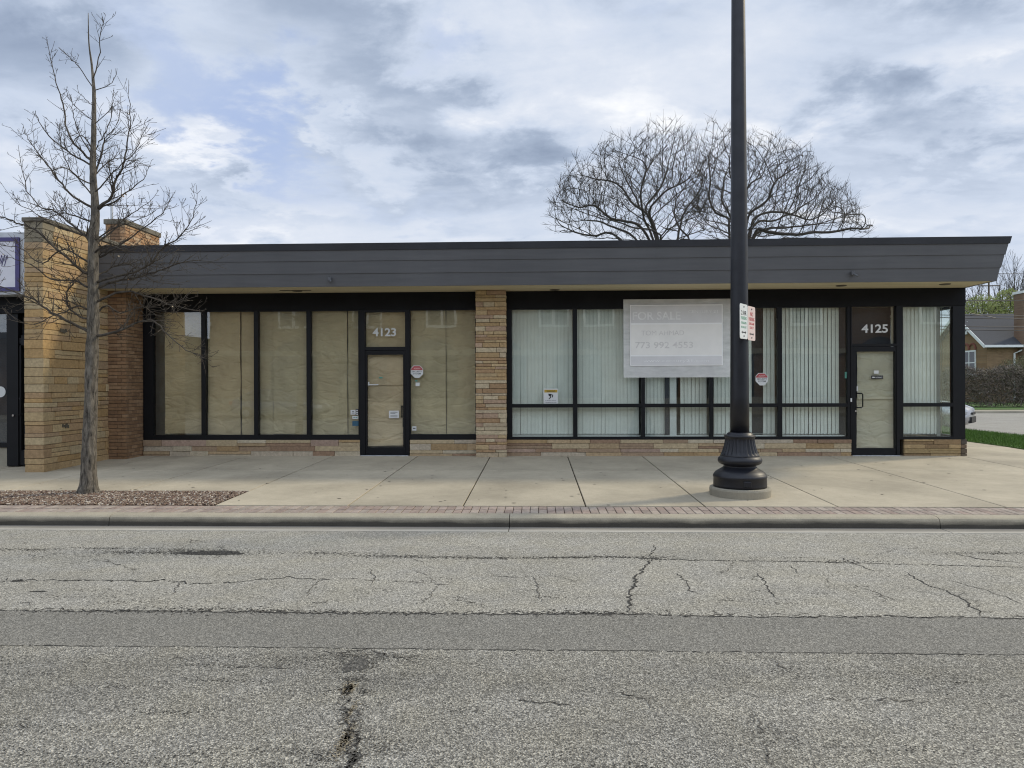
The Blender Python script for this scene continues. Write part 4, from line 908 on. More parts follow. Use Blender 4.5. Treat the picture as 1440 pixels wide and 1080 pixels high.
sticker(493, 576.5, 500, 583, 'white_vinyl', win4, ink=[(495, 578.5, 498, 579.4), (494.5, 580.5, 498.5, 581.3)], label='small pale square sticker')
sticker(500.3, 575, 504.3, 584, 'sign_ink', win4, ink=[(501, 576.3, 503.5, 578), (501, 579, 503.5, 580.7), (501, 581.6, 503.5, 583.2)], inkmat='white_vinyl', label='narrow black card logo strip')
sticker(495.5, 585, 504, 589, 'white_vinyl', win4, ink=[(497, 586.5, 499, 587.6), (500, 586.5, 502.5, 587.6)], inkmat='sticker_teal', label='small white and teal card sticker'); sticker(495.5, 592, 505, 599, 'sticker_blue', win4, label='dark blue sticker')
sticker(509, 576.5, 513, 582.5, 'white_vinyl', d1, Y=YS-0.002, ink=[(510, 577.8, 512.2, 580)], label='small white lock sticker on the left stile')
sticker(517.5, 537, 519.5, 542, 'white_vinyl', d1, Y=D-0.0105, label='thin white tab'); sticker(518, 540.3, 532, 541.7, 'white_vinyl', d1, Y=D-0.0108, label='long thin white strip'); sticker(533, 530, 538, 532, 'sticker_teal', d1, Y=D-0.0105)
sticker(584.5, 538, 590, 543, 'white_vinyl', win5, label='small white square sticker below the security sign'); sticker(583.8, 534.6, 587, 536.5, 'sticker_teal', win5)
sticker(579.5, 599.5, 585.5, 605.5, 'white_vinyl', win5, ink=[(580.7, 601.7, 584.3, 602.9)], label='small white square sticker low in the corner')
note = thing('paper_note', tuple(P(554, 588, D-0.0105)), 'white taped paper note on the 4123 door glass', 'notice')
m = MB(); rect(m, 547, 577.5, 561, 588, D-0.0105); m.build('sheet', 'white_vinyl', note)
m = MB()
for y_ in (579.5, 581, 584.4, 585.9): rect(m, 549, y_, 559 if y_ != 581 else 556, y_+0.55, D-0.0128, 0.0008)
m.build('print', 'sign_ink', note)
arrow = thing('arrow_sticker', tuple(P(1233, 533, D-0.0105)), 'small black arrow plate on the 4125 door glass', 'sticker')
m = MB(); rect(m, 1225, 528, 1242, 533, D-0.0105); m.build('panel', 'sign_ink', arrow)
m = MB(); poly(m, [(1226, 530.5), (1228, 529.2), (1228, 529.9), (1230.5, 529.9), (1230.5, 531.2), (1228, 531.2), (1228, 531.9)][::-1], D-0.0127, 0.001); textmb(m, 'ENTRANCE', 0.028, P(1236, 531.7, D-0.0127), UX, UZ, FN, width=0.13, ext=0.001); m.build('lettering', 'white_vinyl', arrow)
sticker(1229, 521, 1235.5, 525.5, 'white_vinyl', d2, Y=D-0.0105, ink=[(1231, 522.5, 1233.5, 523.4)], inkmat='sale_ink', label='small pale square sticker above the arrow plate')
sticker(1204.7, 543, 1206.5, 550, 'white_vinyl', d2, Y=D-0.0105, label='thin white tab above the handle'); sticker(1196, 560, 1198.2, 565, 'white_vinyl', d2f, Y=YS-0.009, label='small white tab on the jamb'); sticker(1188, 523, 1193.5, 532, 'sticker_teal', rw5, label='small teal open hours sticker')

# ---- for sale sign, washed out, in front of the third bay
YF = Y0f-0.03
fs = thing('for_sale_sign', tuple(P(951, 514, YF)), 'faded grey FOR SALE sign hanging over the window left of the lamp post', 'sign')
m = MB(); rect(m, 877, 420, 1029, 531, YF+0.008, 0.003); m.build('added_smear_sheet', 'smear_film', fs)  # translucent sheet added to imitate the pale smear around the sign
m = MB(); rect(m, 886, 428, 1016, 514.5, YF, 0.012); m.build('board', 'sale_line', fs)
m = MB(); rect(m, 887, 429.2, 1015, 454.5, YF-0.0122, 0.002); rect(m, 887, 500.5, 1015, 513.2, YF-0.0122, 0.002); m.build('grey_band', 'sale_grey', fs)
m = MB(); rect(m, 887, 455.7, 1015, 499.3, YF-0.0122, 0.002); m.build('pale_panel', 'sale_pale', fs)
YT = YF-0.0143
textobj('sale_text', fs, 'FOR SALE', 0.165, P(923, 449.5, YT), UX, UZ, FN, bold=0.012, width=0.95, ext=0.002); textobj('sale_text', fs, 'CENTURY 21', 0.06, P(989, 440, YT), UX, UZ, FN, bold=0.01, width=0.58, ext=0.002); textobj('sale_text', fs, 'www.century21.com', 0.05, P(951, 508.8, YT), UX, UZ, FN, width=1.3, ext=0.002)
textobj('sale_ink', fs, 'TOM AHMAD', 0.10, P(932, 471.5, YT), UX, UZ, FN, bold=0.0, width=0.85, ext=0.002); textobj('sale_ink', fs, '773 992 4553', 0.13, P(934, 489.5, YT), UX, UZ, FN, bold=0.012, width=1.15, ext=0.002)

# ================================================================== STONE WING WALL
ww = thing('stone_wing_wall', (-8.65, 11.94, 0.19), 'projecting tan ledgestone wall left of the storefront behind the street tree', 'wall')
mb = MB(); X0, X1, Yf, Yb, Zt = -8.81, BX0, 11.94, 14.6, 4.50
mb.box(X0+0.015, X1-0.015, Yf+0.015, Yb, 0.1, Zt-0.005, (0.17, 0.13, 0.09))
cs = courses(Zt-0.17, 0.065, 0.17); first = {}
WP = [(0.46, 0.33, 0.175), (0.43, 0.30, 0.155), (0.39, 0.265, 0.145), (0.47, 0.37, 0.22), (0.40, 0.285, 0.17), (0.46, 0.345, 0.19), (0.42, 0.28, 0.13)]
for (a, b) in cs:
    l = random.uniform(0.12, 0.5); j = random.uniform(0, .012); j2 = random.uniform(0, .012)
    cc = pick(WP); cc = (0.24, 0.21, 0.15) if 0.17+a > 4.05 else cc
    mb.box(X0-random.uniform(0, .01), X1+j2, Yf-j, Yf+l, 0.17+a+.003, 0.17+b-.003, cc); first[(a, b)] = Yf+l
stones_face(mb, Yf+0.3, Yb, X1, 0.17, Zt, 0.07, 0.19, 0.30, 0.9, WP, gap=0.008, jit=0.024, thick=0.08, axis='Y', cs=cs, first=first)
stones_face(mb, Yf+0.3, Yb, X0+0.08, 0.17, Zt, 0.07, 0.19, 0.35, 1.0, WP, jit=0.008, thick=0.08, axis='Y', cs=cs, first=first)
mb.build('stonework', 'ledge_stone', ww, bevel=0.006)
m = MB(); m.box(X0-0.03, X1+0.035, Yf-0.035, Yb, Zt, Zt+0.075); m.build('coping', 'stained_coping', ww, bevel=0.01)
m = MB()
for (y_, z_) in ((12.35, 2.63), (12.40, 0.93)):
    for k in range(5): m.box(X1+0.012, X1+0.026, y_+k*0.035+random.uniform(0, .01), y_+k*0.035+0.035, z_+random.uniform(-.02, .01), z_+0.06+random.uniform(-.02, .02))
m.build('old_fixing_marks', 'vent_dark', ww)

# chimney-like brick parapet above the roof
ch = thing('roof_chimney', (-8.2, 15.2, 4.2), 'orange brick chimney with pale stone cap above the roof behind the tree', 'chimney')
cy0 = 15.2; cxa, cxb = XX(149, cy0), XX(176, cy0); zt = ZZ(308, cy0, 176)
cy1 = cy0*(755-176)/(755-226)
m = MB(); m.box(cxa+0.02, cxb-0.02, cy0+.02, cy1-.02, 3.0, zt-0.10, (0.2, 0.15, 0.1)); z = 3.6; i = 0
OP = [(0.38, 0.22, 0.11), (0.44, 0.27, 0.145), (0.34, 0.195, 0.10), (0.44, 0.31, 0.19)]
while z < zt-0.12:
    h = min(0.067, zt-0.11-z); y_ = cy0
    while y_ < cy1: e = min(y_+0.21, cy1); m.box(cxb-0.1, cxb, y_+.003, e-.003, z+.003, z+h-.003, pick(OP)); m.box(cxa, cxa+0.1, y_+.003, e-.003, z+.003, z+h-.003, pick(OP)); y_ = e
    x_ = cxa+0.1
    while x_ < cxb-0.1: e = min(x_+0.2, cxb-0.1); m.box(x_+.003, e-.003, cy0, cy0+0.1, z+.003, z+h-.003, pick(BP)); x_ = e  # front bricks browner than the flanks, their shade put into the colour
    z += 0.07; i += 1
m.build('brickwork', 'wall_brick', ch); m = MB(); m.box(cxa-.03, cxb+.03, cy0-.03, cy1+.03, zt-0.11, zt); m.build('cap', 'stained_coping', ch, bevel=0.01)
m = MB(); m.box(cxa-.05, cxb+.05, cy0-.06, cy1+.05, zb[4]-0.1, zb[4]+0.22); m.build('flashing', 'flashing', ch, bevel=0.01)
m = MB(); vx_ = XX(158, 15.8); m.tube([(vx_, 15.8, 4.0), (vx_, 15.8, ZZ(280, 15.8, 158))], 0.03, 10); m.build('vent_pipe', 'flashing', ch)

# ================================================================== LEFT NEIGHBOUR
YN = 12.68
nb = thing('neighbour_shop', (-12, YN, 0.2), 'neighbouring storefront at the left edge with white purple framed sign', 'building')
nx = lambda p: XX(p, YN-0.04)
NX0 = -16.5
m = MB(); m.box(NX0-0.3, -8.815, YN+0.25, 27, 0, 4.15); m.box(NX0-0.3, -8.815, YN+0.02, YN+0.25, 3.0, 4.15); m.box(NX0-0.3, NX0, YN, YN+0.25, 0, 3.0); m.build('wall', 'interior_wall', nb)
m = MB(); m.box(NX0, nx(10)-0.01, YN-0.02, YN+0.1, 0.15, 0.55); m.build('base_panel', 'plain_concrete', nb)
fz1 = ZZ(414, YN); 
m = MB(); m.box(NX0, -8.83, YN-0.10, YN+0.2, ZZ(436, YN), ZZ(410, YN)); m.build('header', 'header_black', nb)
m = MB(); m.box(nx(10), nx(26), YN-0.05, YN+0.06, 0.22, ZZ(436, YN)-.002); m.box(NX0, nx(10)-0.002, YN-0.05, YN+0.06, 0.56, 0.64)
for px in (-170,): m.box(nx(px), nx(px)+0.07, YN-0.05, YN+0.06, 0.64, ZZ(436, YN)-.002)
wf = m.build('window', 'black_frame', nb)
m = MB(); m.box(NX0, nx(10)+.002, YN, YN+0.006, 0.64, ZZ(436, YN)); m.build('glass', 'window_glass', wf)
m = MB(); m.box(nx(26)+.002, nx(29), YN-0.03, YN+0.05, 0.23, 2.45); m.box(nx(29), -8.83, YN-0.03, YN+0.05, 0.23, 0.50); m.box(nx(26)+.002, -8.83, YN-0.03, YN+0.05, 2.42, 2.55); m.box(nx(29), -8.83, YN-0.028, YN+0.05, 2.55, 2.6)
dn = m.build('door', 'black_frame', nb)
m = MB(); m.box(nx(29)-.003, -8.83, YN+.01, YN+.016, 0.5, 2.42); m.build('door_glass', 'window_glass', dn)
m = MB(); hx = nx(30); m.tube([(hx, YN-.03, 1.45), (hx, YN-.09, 1.45), (hx+.03, YN-.10, 1.43), (hx+.03, YN-.10, 1.17), (hx, YN-.09, 1.15), (hx, YN-.03, 1.15)], 0.013, 8); m.build('door_handle', 'black_frame', dn)
m = MB(); m.tube([(nx(19.5), YN-.05, ZZ(584, YN, 19)), (nx(19.5), YN-.07, ZZ(584, YN, 19))], 0.02, 12); m.build('lock', 'chrome', nb)
# interior paper-ish wall so that the glass does not look into a void
m = MB(); m.box(NX0, -8.83, YN+0.20, YN+0.22, 0.2, 3.0); m.build('inner_panel', 'interior_dark', nb)
m = MB(); c_ = P(1, 551, YN-0.003); m.tube([(c_.x, YN-0.012, c_.z), (c_.x, YN-0.004, c_.z)], 0.11, 28); s_ = m.build('round_sticker', 'sign_ink', nb)
m = MB(); m.tube([(c_.x, YN-0.016, c_.z), (c_.x, YN-0.0125, c_.z)], 0.10, 28); m.build('sticker_face', 'white_vinyl', s_)
sg = thing('shop_sign', (-10.5, YN-0.35, ZZ(409, YN-0.35)), 'white shop sign with purple frame left of the stone wing wall', 'sign')
YQ = YN-0.4; zt0, zt1 = P(20, 409.5, YQ).z, P(20, 334, YQ).z
xr = P(28, 400, YQ).x; xo = P(34.5, 400, YQ).x
m = MB(); m.box(-14.5, min(xo, -8.84), YQ+0.01, YQ+0.33, zt0-0.06, P(20, 326, YQ).z); m.build('cabinet', 'flashing', sg, bevel=0.008)
m = MB(); t_ = 0.07; m.box(-14.3, xr, YQ-0.02, YQ+0.008, zt1-t_, zt1); m.box(-14.3, xr, YQ-0.02, YQ+0.008, zt0, zt0+t_); m.box(xr-t_, xr, YQ-0.022, YQ+0.008, zt0+t_, zt1-t_); m.box(-14.3, -14.3+t_, YQ-0.022, YQ+0.008, zt0+t_, zt1-t_); m.build('purple_frame', 'purple_trim', sg)
m = MB(); m.box(-14.3+t_, xr-t_, YQ-0.008, YQ+0.008, zt0+t_, zt1-t_); m.build('face', 'sign_face', sg)
m = MB(); q0 = P(0, 366, YQ)
for k in range(3):
    bx_ = q0.x+0.02+0.05*k; m.tube([(bx_-0.03, YQ-0.012, q0.z-0.10), (bx_-0.005, YQ-0.012, q0.z+0.0), (bx_+0.02, YQ-0.012, q0.z+0.09), (bx_+0.03, YQ-0.012, q0.z+0.02), (bx_+0.005, YQ-0.012, q0.z-0.06+0.04*k)], 0.006, 5)
m.build('script_lettering', 'purple_trim', sg)

# ================================================================== LAMP POST
PXC = XX(1040, 9.83); PYC = 9.83
lp = thing('street_lamp', (PXC, PYC, zs(9.8)), 'tall black lamp post with fluted base on a round concrete footing', 'lamp post')
m = MB(); m.lathe(PXC, PYC, [(0.395, 0.10), (0.405, 0.24), (0.398, 0.262), (0.38, 0.268), (0.3, 0.27)], 56); m.build('footing', 'plain_concrete', lp, smooth=False)
pr = [(0.350, 0.268), (0.352, 0.30), (0.350, 0.395), (0.356, 0.402), (0.356, 0.425), (0.345, 0.438), (0.338, 0.450), (0.325, 0.468), (0.290, 0.492), (0.250, 0.515), (0.222, 0.535), (0.212, 0.552), (0.214, 0.565), (0.245, 0.572), (0.275, 0.588), (0.290, 0.612), (0.293, 0.635), (0.284, 0.660), (0.268, 0.676), (0.258, 0.690)]
m = MB(); m.lathe(PXC, PYC, pr, 64); m.build('base', 'pole_paint', lp, smooth=True)
bell = [(0.258, 0.688)]+[(0.195+0.060*(1-(i/16))**1.7, 0.70+0.235*i/16) for i in range(17)]
bell += [(0.200, 0.942), (0.206, 0.950), (0.206, 0.966), (0.198, 0.972), (0.172, 0.978), (0.168, 0.995), (0.150, 1.008), (0.135, 1.012)]
m = MB(); m.lathe(PXC, PYC, bell, 144, flute=(0.705, 0.935, 24, 0.075)); m.build('fluted_collar', 'pole_paint', lp, smooth=True)
m = MB(); m.lathe(PXC, PYC, [(0.127-0.0062*(0.5*i), 1.0+0.5*i) for i in range(16)], 40); m.build('pole', 'pole_paint', lp, smooth=True)
# access door on the base
m = MB(); m.box(PXC-0.05, PXC+0.05, PYC-0.362, PYC-0.34, 0.30, 0.38); m.build('access_plate', 'pole_paint', lp, bevel=0.008)
zt_ = 8.5
m = MB(); m.tube([(PXC, PYC, 8.3), (PXC, PYC, 8.7)], 0.06, 16); m.tube([(PXC, PYC, 8.55), (PXC, PYC-0.4, 8.8), (PXC, PYC-1.0, 8.9), (PXC, PYC-1.5, 8.85)], 0.035, 12); m.build('arm', 'pole_paint', lp, smooth=True)
m = MB(); m.lathe(PXC, PYC-1.6, [(0.05, 8.55), (0.22, 8.60), (0.24, 8.66), (0.16, 8.82), (0.06, 8.9)], 24); m.build('lamp_head', 'pole_paint', lp, smooth=True)
m = MB(); m.lathe(PXC, PYC-1.6, [(0.04, 8.50), (0.15, 8.53), (0.19, 8.598)], 24); m.build('lamp_lens', 'lamp_lens', lp, smooth=True)
# parking signs strapped to the post
SD = Vector((math.cos(R(55)), math.sin(R(55)), 0)); SN = Vector((SD.y, -SD.x, 0))
def psign(start, zc, base, main, label, lines):
    root = thing('parking_sign', (start.x, start.y, zc-0.23), label, 'sign', 'parking signs strapped to the lamp post')
    hw, hh, rd = 0.150, 0.232, 0.03; c = start+SD*hw; c.z = zc; pts = []
    for (sx, sy, a0) in ((1, 1, 0), (-1, 1, 90), (-1, -1, 180), (1, -1, 270)):
        for k in range(5):
            t = R(a0+90*k/4); pts.append((sx*(hw-rd)+rd*math.cos(t), sy*(hh-rd)+rd*math.sin(t)))
    def W(u, v, o): return tuple(c+SD*u+UZ*v+SN*o)
    def plate(sc, o0, o1):
        mb = MB(); q = [(u*sc if abs(u) else u, v*(1-(1-sc)*hw/hh)) for u, v in pts]; n = len(q)
        mb.v.extend(W(u, v, o0) for u, v in q); mb.v.extend(W(u, v, o1) for u, v in q); mb.f += [tuple(range(n))[::-1], tuple(n+i for i in range(n))]; mb.c += [None]*2; mb.m += [0]*2
        for i in range(n): j = (i+1) % n; mb.f.append((i, j, n+j, n+i)); mb.c.append(None); mb.m.append(0)
        return mb
    plate(1.0, 0, 0.003).build('panel', base, root)
    for (txt, v, h, wdt, mt) in lines: textobj(mt, root, txt, h, c+UZ*v+SN*0.0032, SD, UZ, SN, bold=0.02, width=wdt, ext=0.001)
    bolts = MB()
    for v in (0.195, -0.195):
        p = c+UZ*v; bolts.tube([tuple(p), tuple(p+SN*0.01)], 0.010, 8)
    bolts.build('bolt', 'sign_ink', root)
    arr = MB(); z_ = -0.145
    for pl in ([(-0.09, z_), (-0.055, z_+0.022), (-0.055, z_+0.008), (0.055, z_+0.008), (0.055, z_+0.022), (0.09, z_), (0.055, z_-0.022), (0.055, z_-0.008), (-0.055, z_-0.008), (-0.055, z_-0.022)],):
        arr.face([W(u, v, 0.0036) for u, v in pl][::-1])
    arr.build('arrow', 'sign_ink', root)
    return root
S0 = Vector((XX(1041, 9.50), 9.50, 0)); S0 = P(1040.5, 540, 9.45); S0.z = 0
psign(S0, ZZ(452.3, 9.6, 1046), 'sign_white', 'sign_green', 'green lettered parking sign, nearer one on the lamp post', [('2 HR', 0.085, 0.06, 0.20, 'sign_ink'), ('PARKING', 0.025, 0.045, 0.22, 'sign_green'), ('9AM-6PM', -0.035, 0.035, 0.20, 'sign_green'), ('MON-SAT', -0.09, 0.03, 0.20, 'sign_green')])
S1 = S0+SD*0.312
psign(S1, ZZ(455.2, 9.85, 1058), 'sign_pink', 'sign_red', 'red lettered no parking sign, farther one on the lamp post', [('NO', 0.10, 0.055, 0.12, 'sign_red'), ('PARKING', 0.035, 0.05, 0.23, 'sign_red'), ('3AM-6AM', -0.02, 0.035, 0.20, 'sign_red'), ('DAILY', -0.075, 0.035, 0.16, 'sign_red')])
for i, (zc_, lb) in enumerate(((ZZ(434, 9.8, 1035), 'upper steel strap holding the parking signs to the lamp post'), (ZZ(473.2, 9.8, 1035), 'lower steel strap holding the parking signs to the lamp post'))):
    m = MB(); rr = 0.1245-0.0124*(zc_-1.0)+0.006; n = 40; pr = [(rr-0.004, zc_-0.012), (rr, zc_-0.012), (rr, zc_+0.012), (rr-0.004, zc_+0.012)]
    m.lathe(PXC, PYC, pr, 40)
    a_ = Vector((PXC, PYC, zc_))+Vector((0.5, -0.86, 0))*rr; b_ = S0+SD*0.15; b_.z = zc_; m.tube([tuple(a_), tuple(b_)], 0.008, 6)
    m.tube([tuple(S0+SD*0.10+UZ*zc_-SN*0.006), tuple(S0+SD*0.52+UZ*zc_-SN*0.006)], 0.006, 6)
    tag(m.build('sign_strap', 'strap_steel'), lb, 'strap', 'steel straps around the lamp post')

# ================================================================== BARE TREES
def smooth_path(pts, n=4):
    out = []; k = len(pts)
    for i in range(k-1):
        p0, p1, p2, p3 = pts[max(i-1, 0)], pts[i], pts[i+1], pts[min(i+2, k-1)]
        for j in range(n):
            t = j/n; out.append(0.5*((2*p1)+(p2-p0)*t+(2*p0-5*p1+4*p2-p3)*t*t+(3*p1-p0-3*p2+p3)*t**3))
    out.append(pts[-1]); return out
def grow(mb, p, d, length, r, lvl, prm):
    """one branch as a wandering tapered tube, with children"""
    n = max(3, int(length/prm['seg'][lvl])); step = length/n; pts = [p.copy()]; rad = [r]; d = d.normalized(); kids = []
    rt = max(prm['rmin'], r*prm['taper'])
    for i in range(n):
        w = prm['wander'][lvl]
        d = (d+Vector((random.uniform(-w, w), random.uniform(-w, w), random.uniform(-w, w)+prm['up'][lvl]))).normalized()
        p = p+d*step; pts.append(p.copy()); rad.append(r+(rt-r)*(i+1)/n)
    mb.tube(pts, rad, prm['sides'][lvl], cap=lvl < 2)
    if lvl+1 < len(prm['seg']):
        nk = prm['kids'][lvl]*length; nk = int(nk)+(random.random() < nk-int(nk))
        for k in range(nk):
            t = random.uniform(prm.get('k0', 0.2), 1.0); f = t*n; i = min(int(f), n-1); q = pts[i].lerp(pts[i+1], f-i); dd = (pts[i+1]-pts[i]).normalized()
            ax = Vector((random.uniform(-1, 1), random.uniform(-1, 1), random.uniform(-0.5, 1))); ax = (ax-dd*ax.dot(dd)).normalized()
            a = R(random.uniform(*prm['ang'])); nd_ = dd*math.cos(a)+ax*math.sin(a)
            grow(mb, q, nd_, length*random.uniform(*prm['len'])*(1-0.45*t), max(prm['rmin'], rad[i]*random.uniform(0.45, 0.7)), lvl+1, prm)
def traced(mb, pix, y0, dy, r0, r1, prm, base=None, kids=4, lvl0=0, sides=6, klen=(0.3, 0.9), jitter=0.0, fall=0.35, rcap=9):
    """limb through measured directions; depth drifts from y0 by dy over its length"""
    k = len(pix); pts = []
    for i, (a, b) in enumerate(pix):
        t = i/(k-1); pts.append(P(a, b, y0+dy*t))
    if base is not None: pts[0] = base
    pts = smooth_path(pts, 4); n = len(pts)
    for i in range(1, n-1):
        pts[i] = pts[i]+Vector((random.uniform(-1, 1), random.uniform(-1, 1), random.uniform(-1, 1)))*jitter
    rad = [r0+(r1-r0)*(i/(n-1))**0.8 for i in range(n)]
    mb.tube(pts, rad, sides)
    L = sum((pts[i+1]-pts[i]).length for i in range(n-1)); nk = int(L*kids)
    for _ in range(nk):
        t = random.uniform(0.12, 1.0); f = t*(n-1); i = min(int(f), n-2); q = pts[i].lerp(pts[i+1], f-i); dd = (pts[i+1]-pts[i]).normalized()
        ax = Vector((random.uniform(-1, 1), random.uniform(-1, 1), random.uniform(-0.4, 1))); ax = (ax-dd*ax.dot(dd)).normalized(); a = R(random.uniform(*prm['ang']))
        grow(mb, q, dd*math.cos(a)+ax*math.sin(a), random.uniform(*klen)*(1-fall*t), min(rcap, max(prm['rmin'], rad[i]*0.42)), lvl0, prm)
    # a continuing tip
    grow(mb, pts[-1], (pts[-1]-pts[-2]), random.uniform(*klen)*0.5*(1-fall*0.6), r1, lvl0, prm)
    return pts

# --- street tree
TY = 9.92
tree = thing('street_tree', tuple(Vector((XX(124, TY), TY, 0.14))), 'young bare street tree standing in the mulch bed', 'tree')
tb = MB(); tp = [(124, 693), (125, 660), (126, 620), (128, 560), (129.5, 500), (131, 440), (131, 390), (131, 345), (134, 296), (131, 250), (131, 210), (132, 180), (132, 130), (129, 92), (125, 60), (124, 18)]
trp = [P(a, b, TY) for a, b in tp]; tw = [0.118, 0.100, 0.091, 0.085, 0.081, 0.077, 0.070, 0.066, 0.055, 0.045, 0.038, 0.033, 0.024, 0.014, 0.009, 0.004]
sp = smooth_path(trp, 16); rr = []
for i in range(len(sp)):
    f = i/16; k = min(int(f), len(tw)-2); rr.append(tw[k]+(tw[k+1]-tw[k])*(f-k))
sp[0].z = 0.10
n0 = len(tb.v); tb.tube(sp, rr, 28)
for i in range(n0, len(tb.v)):     # knobbly bark surface
    x, y, z = tb.v[i]
    cxy = min(sp, key=lambda q: abs(q.z-z)); k = 1+0.10*noise.noise(Vector((x*14, y*14, z*5)))+0.12*noise.noise(Vector((x*34, y*34, z*9)))+(1.3*(0.34-z)**1.6*(1+0.8*noise.noise(Vector((x*22, y*22, 0)))) *3 if z < 0.34 else 0)
    tb.v[i] = (cxy.x+(x-cxy.x)*k, cxy.y+(y-cxy.y)*k, z)
tb.build('trunk', 'bark_grey', tree, smooth=True)
def tat(py):   # trunk point at pixel height
    z = P(131, py, TY).z; return min(sp, key=lambda q: abs(q.z-z)).copy()
prm = dict(seg=[0.08, 0.07, 0.06], wander=[0.10, 0.12, 0.14], up=[0.03, 0.03, 0.02], sides=[5, 4, 3], kids=[9, 7], ang=(32, 62), len=(0.30, 0.58), taper=0.35, rmin=0.0023, k0=0.08)
tl = MB()
Ls = [([(143, 217), (148, 195), (164, 176), (170, 145)], 252, 0.20, 0.022), ([(157, 277), (162, 252), (173, 233), (179, 201), (183, 170), (181, 126)], 296, -0.25, 0.032),
 ([(110, 208), (94, 183), (90, 151), (82, 126), (74, 91), (67, 63)], 230, 0.3, 0.024), ([(101, 217), (76, 198), (57, 176), (50, 159)], 234, -0.3, 0.020),
 ([(104, 277), (82, 252), (60, 224), (44, 201), (35, 186)], 292, 0.45, 0.026), ([(118, 382), (98, 367), (57, 329), (24, 313), (0, 304), (-25, 292)], 388, -0.6, 0.036),
 ([(122, 333), (102, 317), (77, 296), (60, 293), (38, 268), (27, 214)], 353, 0.5, 0.030), ([(102, 455), (65, 435), (41, 418), (0, 402), (-20, 385)], 471, 0.2, 0.034),
 ([(128, 215), (112, 190), (104, 165), (100, 140)], 232, -0.2, 0.014), ([(140, 200), (152, 178), (158, 150), (160, 128)], 214, 0.25, 0.014), ([(120, 262), (98, 238), (86, 206), (84, 180)], 278, 0.35, 0.016), ([(146, 258), (166, 236), (190, 214), (200, 190)], 272, -0.4, 0.016), ([(115, 330), (85, 322), (50, 300), (20, 282)], 342, -0.2, 0.02), ([(150, 330), (185, 300), (212, 282)], 346, 0.5, 0.02),
 ([(118, 447), (98, 435), (94, 414), (104, 396), (120, 380)], 452, -0.35, 0.024), ([(163, 467), (191, 455), (216, 451), (236, 471), (261, 492), (285, 502)], 472, -0.5, 0.030),
 ([(160, 396), (200, 388), (232, 378), (265, 367), (301, 367)], 408, 0.2, 0.030), ([(175, 410), (212, 418), (244, 430), (281, 437)], 428, -0.3, 0.026),
 ([(142, 361), (168, 345), (195, 325), (228, 300), (240, 280)], 372, 0.4, 0.028), ([(205, 375), (228, 349), (252, 333), (267, 313), (277, 280)], 400, -0.4, 0.026),
 ([(110, 94), (100, 84), (91, 74)], 124, 0.2, 0.010), ([(139, 82), (142, 47), (145, 28)], 112, -0.1, 0.013), ([(154, 120), (164, 101)], 126, 0.15, 0.010),
 ([(160, 284), (180, 268), (201, 252), (208, 238)], 296, 0.3, 0.020), ([(108, 152), (100, 136)], 172, 0.2, 0.009), ([(150, 160), (158, 148)], 176, -0.2, 0.009),
 ([(112, 250), (90, 235), (70, 240)], 262, -0.5, 0.016), ([(150, 345), (175, 350), (200, 345), (222, 352)], 356, -0.55, 0.022), ([(105, 395), (72, 392), (40, 370), (10, 362)], 408, -0.3, 0.024),
 ([(112, 305), (85, 300), (62, 310), (40, 330)], 318, -0.5, 0.018), ([(160, 320), (185, 312), (210, 302)], 338, -0.5, 0.016), ([(90, 350), (60, 370), (30, 350), (5, 345)], 372, 0.6, 0.02), ([(150, 430), (170, 440), (200, 432), (225, 445), (245, 440)], 448, 0.5, 0.02), ([(110, 430), (85, 440), (50, 455), (15, 450)], 440, -0.6, 0.02),
 ([(150, 380), (180, 372), (215, 395), (250, 400)], 392, 0.6, 0.02), ([(115, 190), (98, 205), (80, 210)], 212, 0.4, 0.012), ([(150, 230), (165, 222), (190, 228)], 246, 0.4, 0.013), ([(120, 140), (110, 128)], 150, -0.2, 0.008)]
for (pts_, yb_, dy_, r_) in Ls:
    b_ = tat(yb_); pix = [(131, yb_)]+pts_; pxL = sum(math.hypot(pix[i+1][0]-pix[i][0], pix[i+1][1]-pix[i][1]) for i in range(len(pix)-1))
    traced(tl, pix, TY, dy_, r_*0.74, 0.0035, prm, base=b_, kids=17 if yb_ > 240 else 13, lvl0=1 if pxL < 70 else 0, sides=7, klen=(0.12, 0.55) if yb_ > 240 else (0.10, 0.34), jitter=0.012)
tl.build('branches', 'twig_bark', tree, smooth=True)
tlv = MB()
for k in range(26):   # a few dry leaves and buds clinging on
    v = random.choice(tl.v); p = Vector(v)
    if p.z > 4.8: continue
    a = random.uniform(0, 6.28); s_ = random.uniform(0.012, 0.03); u = Vector((math.cos(a), math.sin(a), random.uniform(-.5, .5)))*s_; w_ = Vector((0.2, 0.3, -1))*s_*1.4
    tlv.face([p, p+u+w_*0.4, p+w_, p-u*0.6+w_*0.5], random.choice([(0.30, 0.16, 0.08), (0.35, 0.24, 0.15), (0.45, 0.38, 0.28)]))
tag(tlv.build('dry_leaves', 'leaf_mix', tree), kind='stuff')

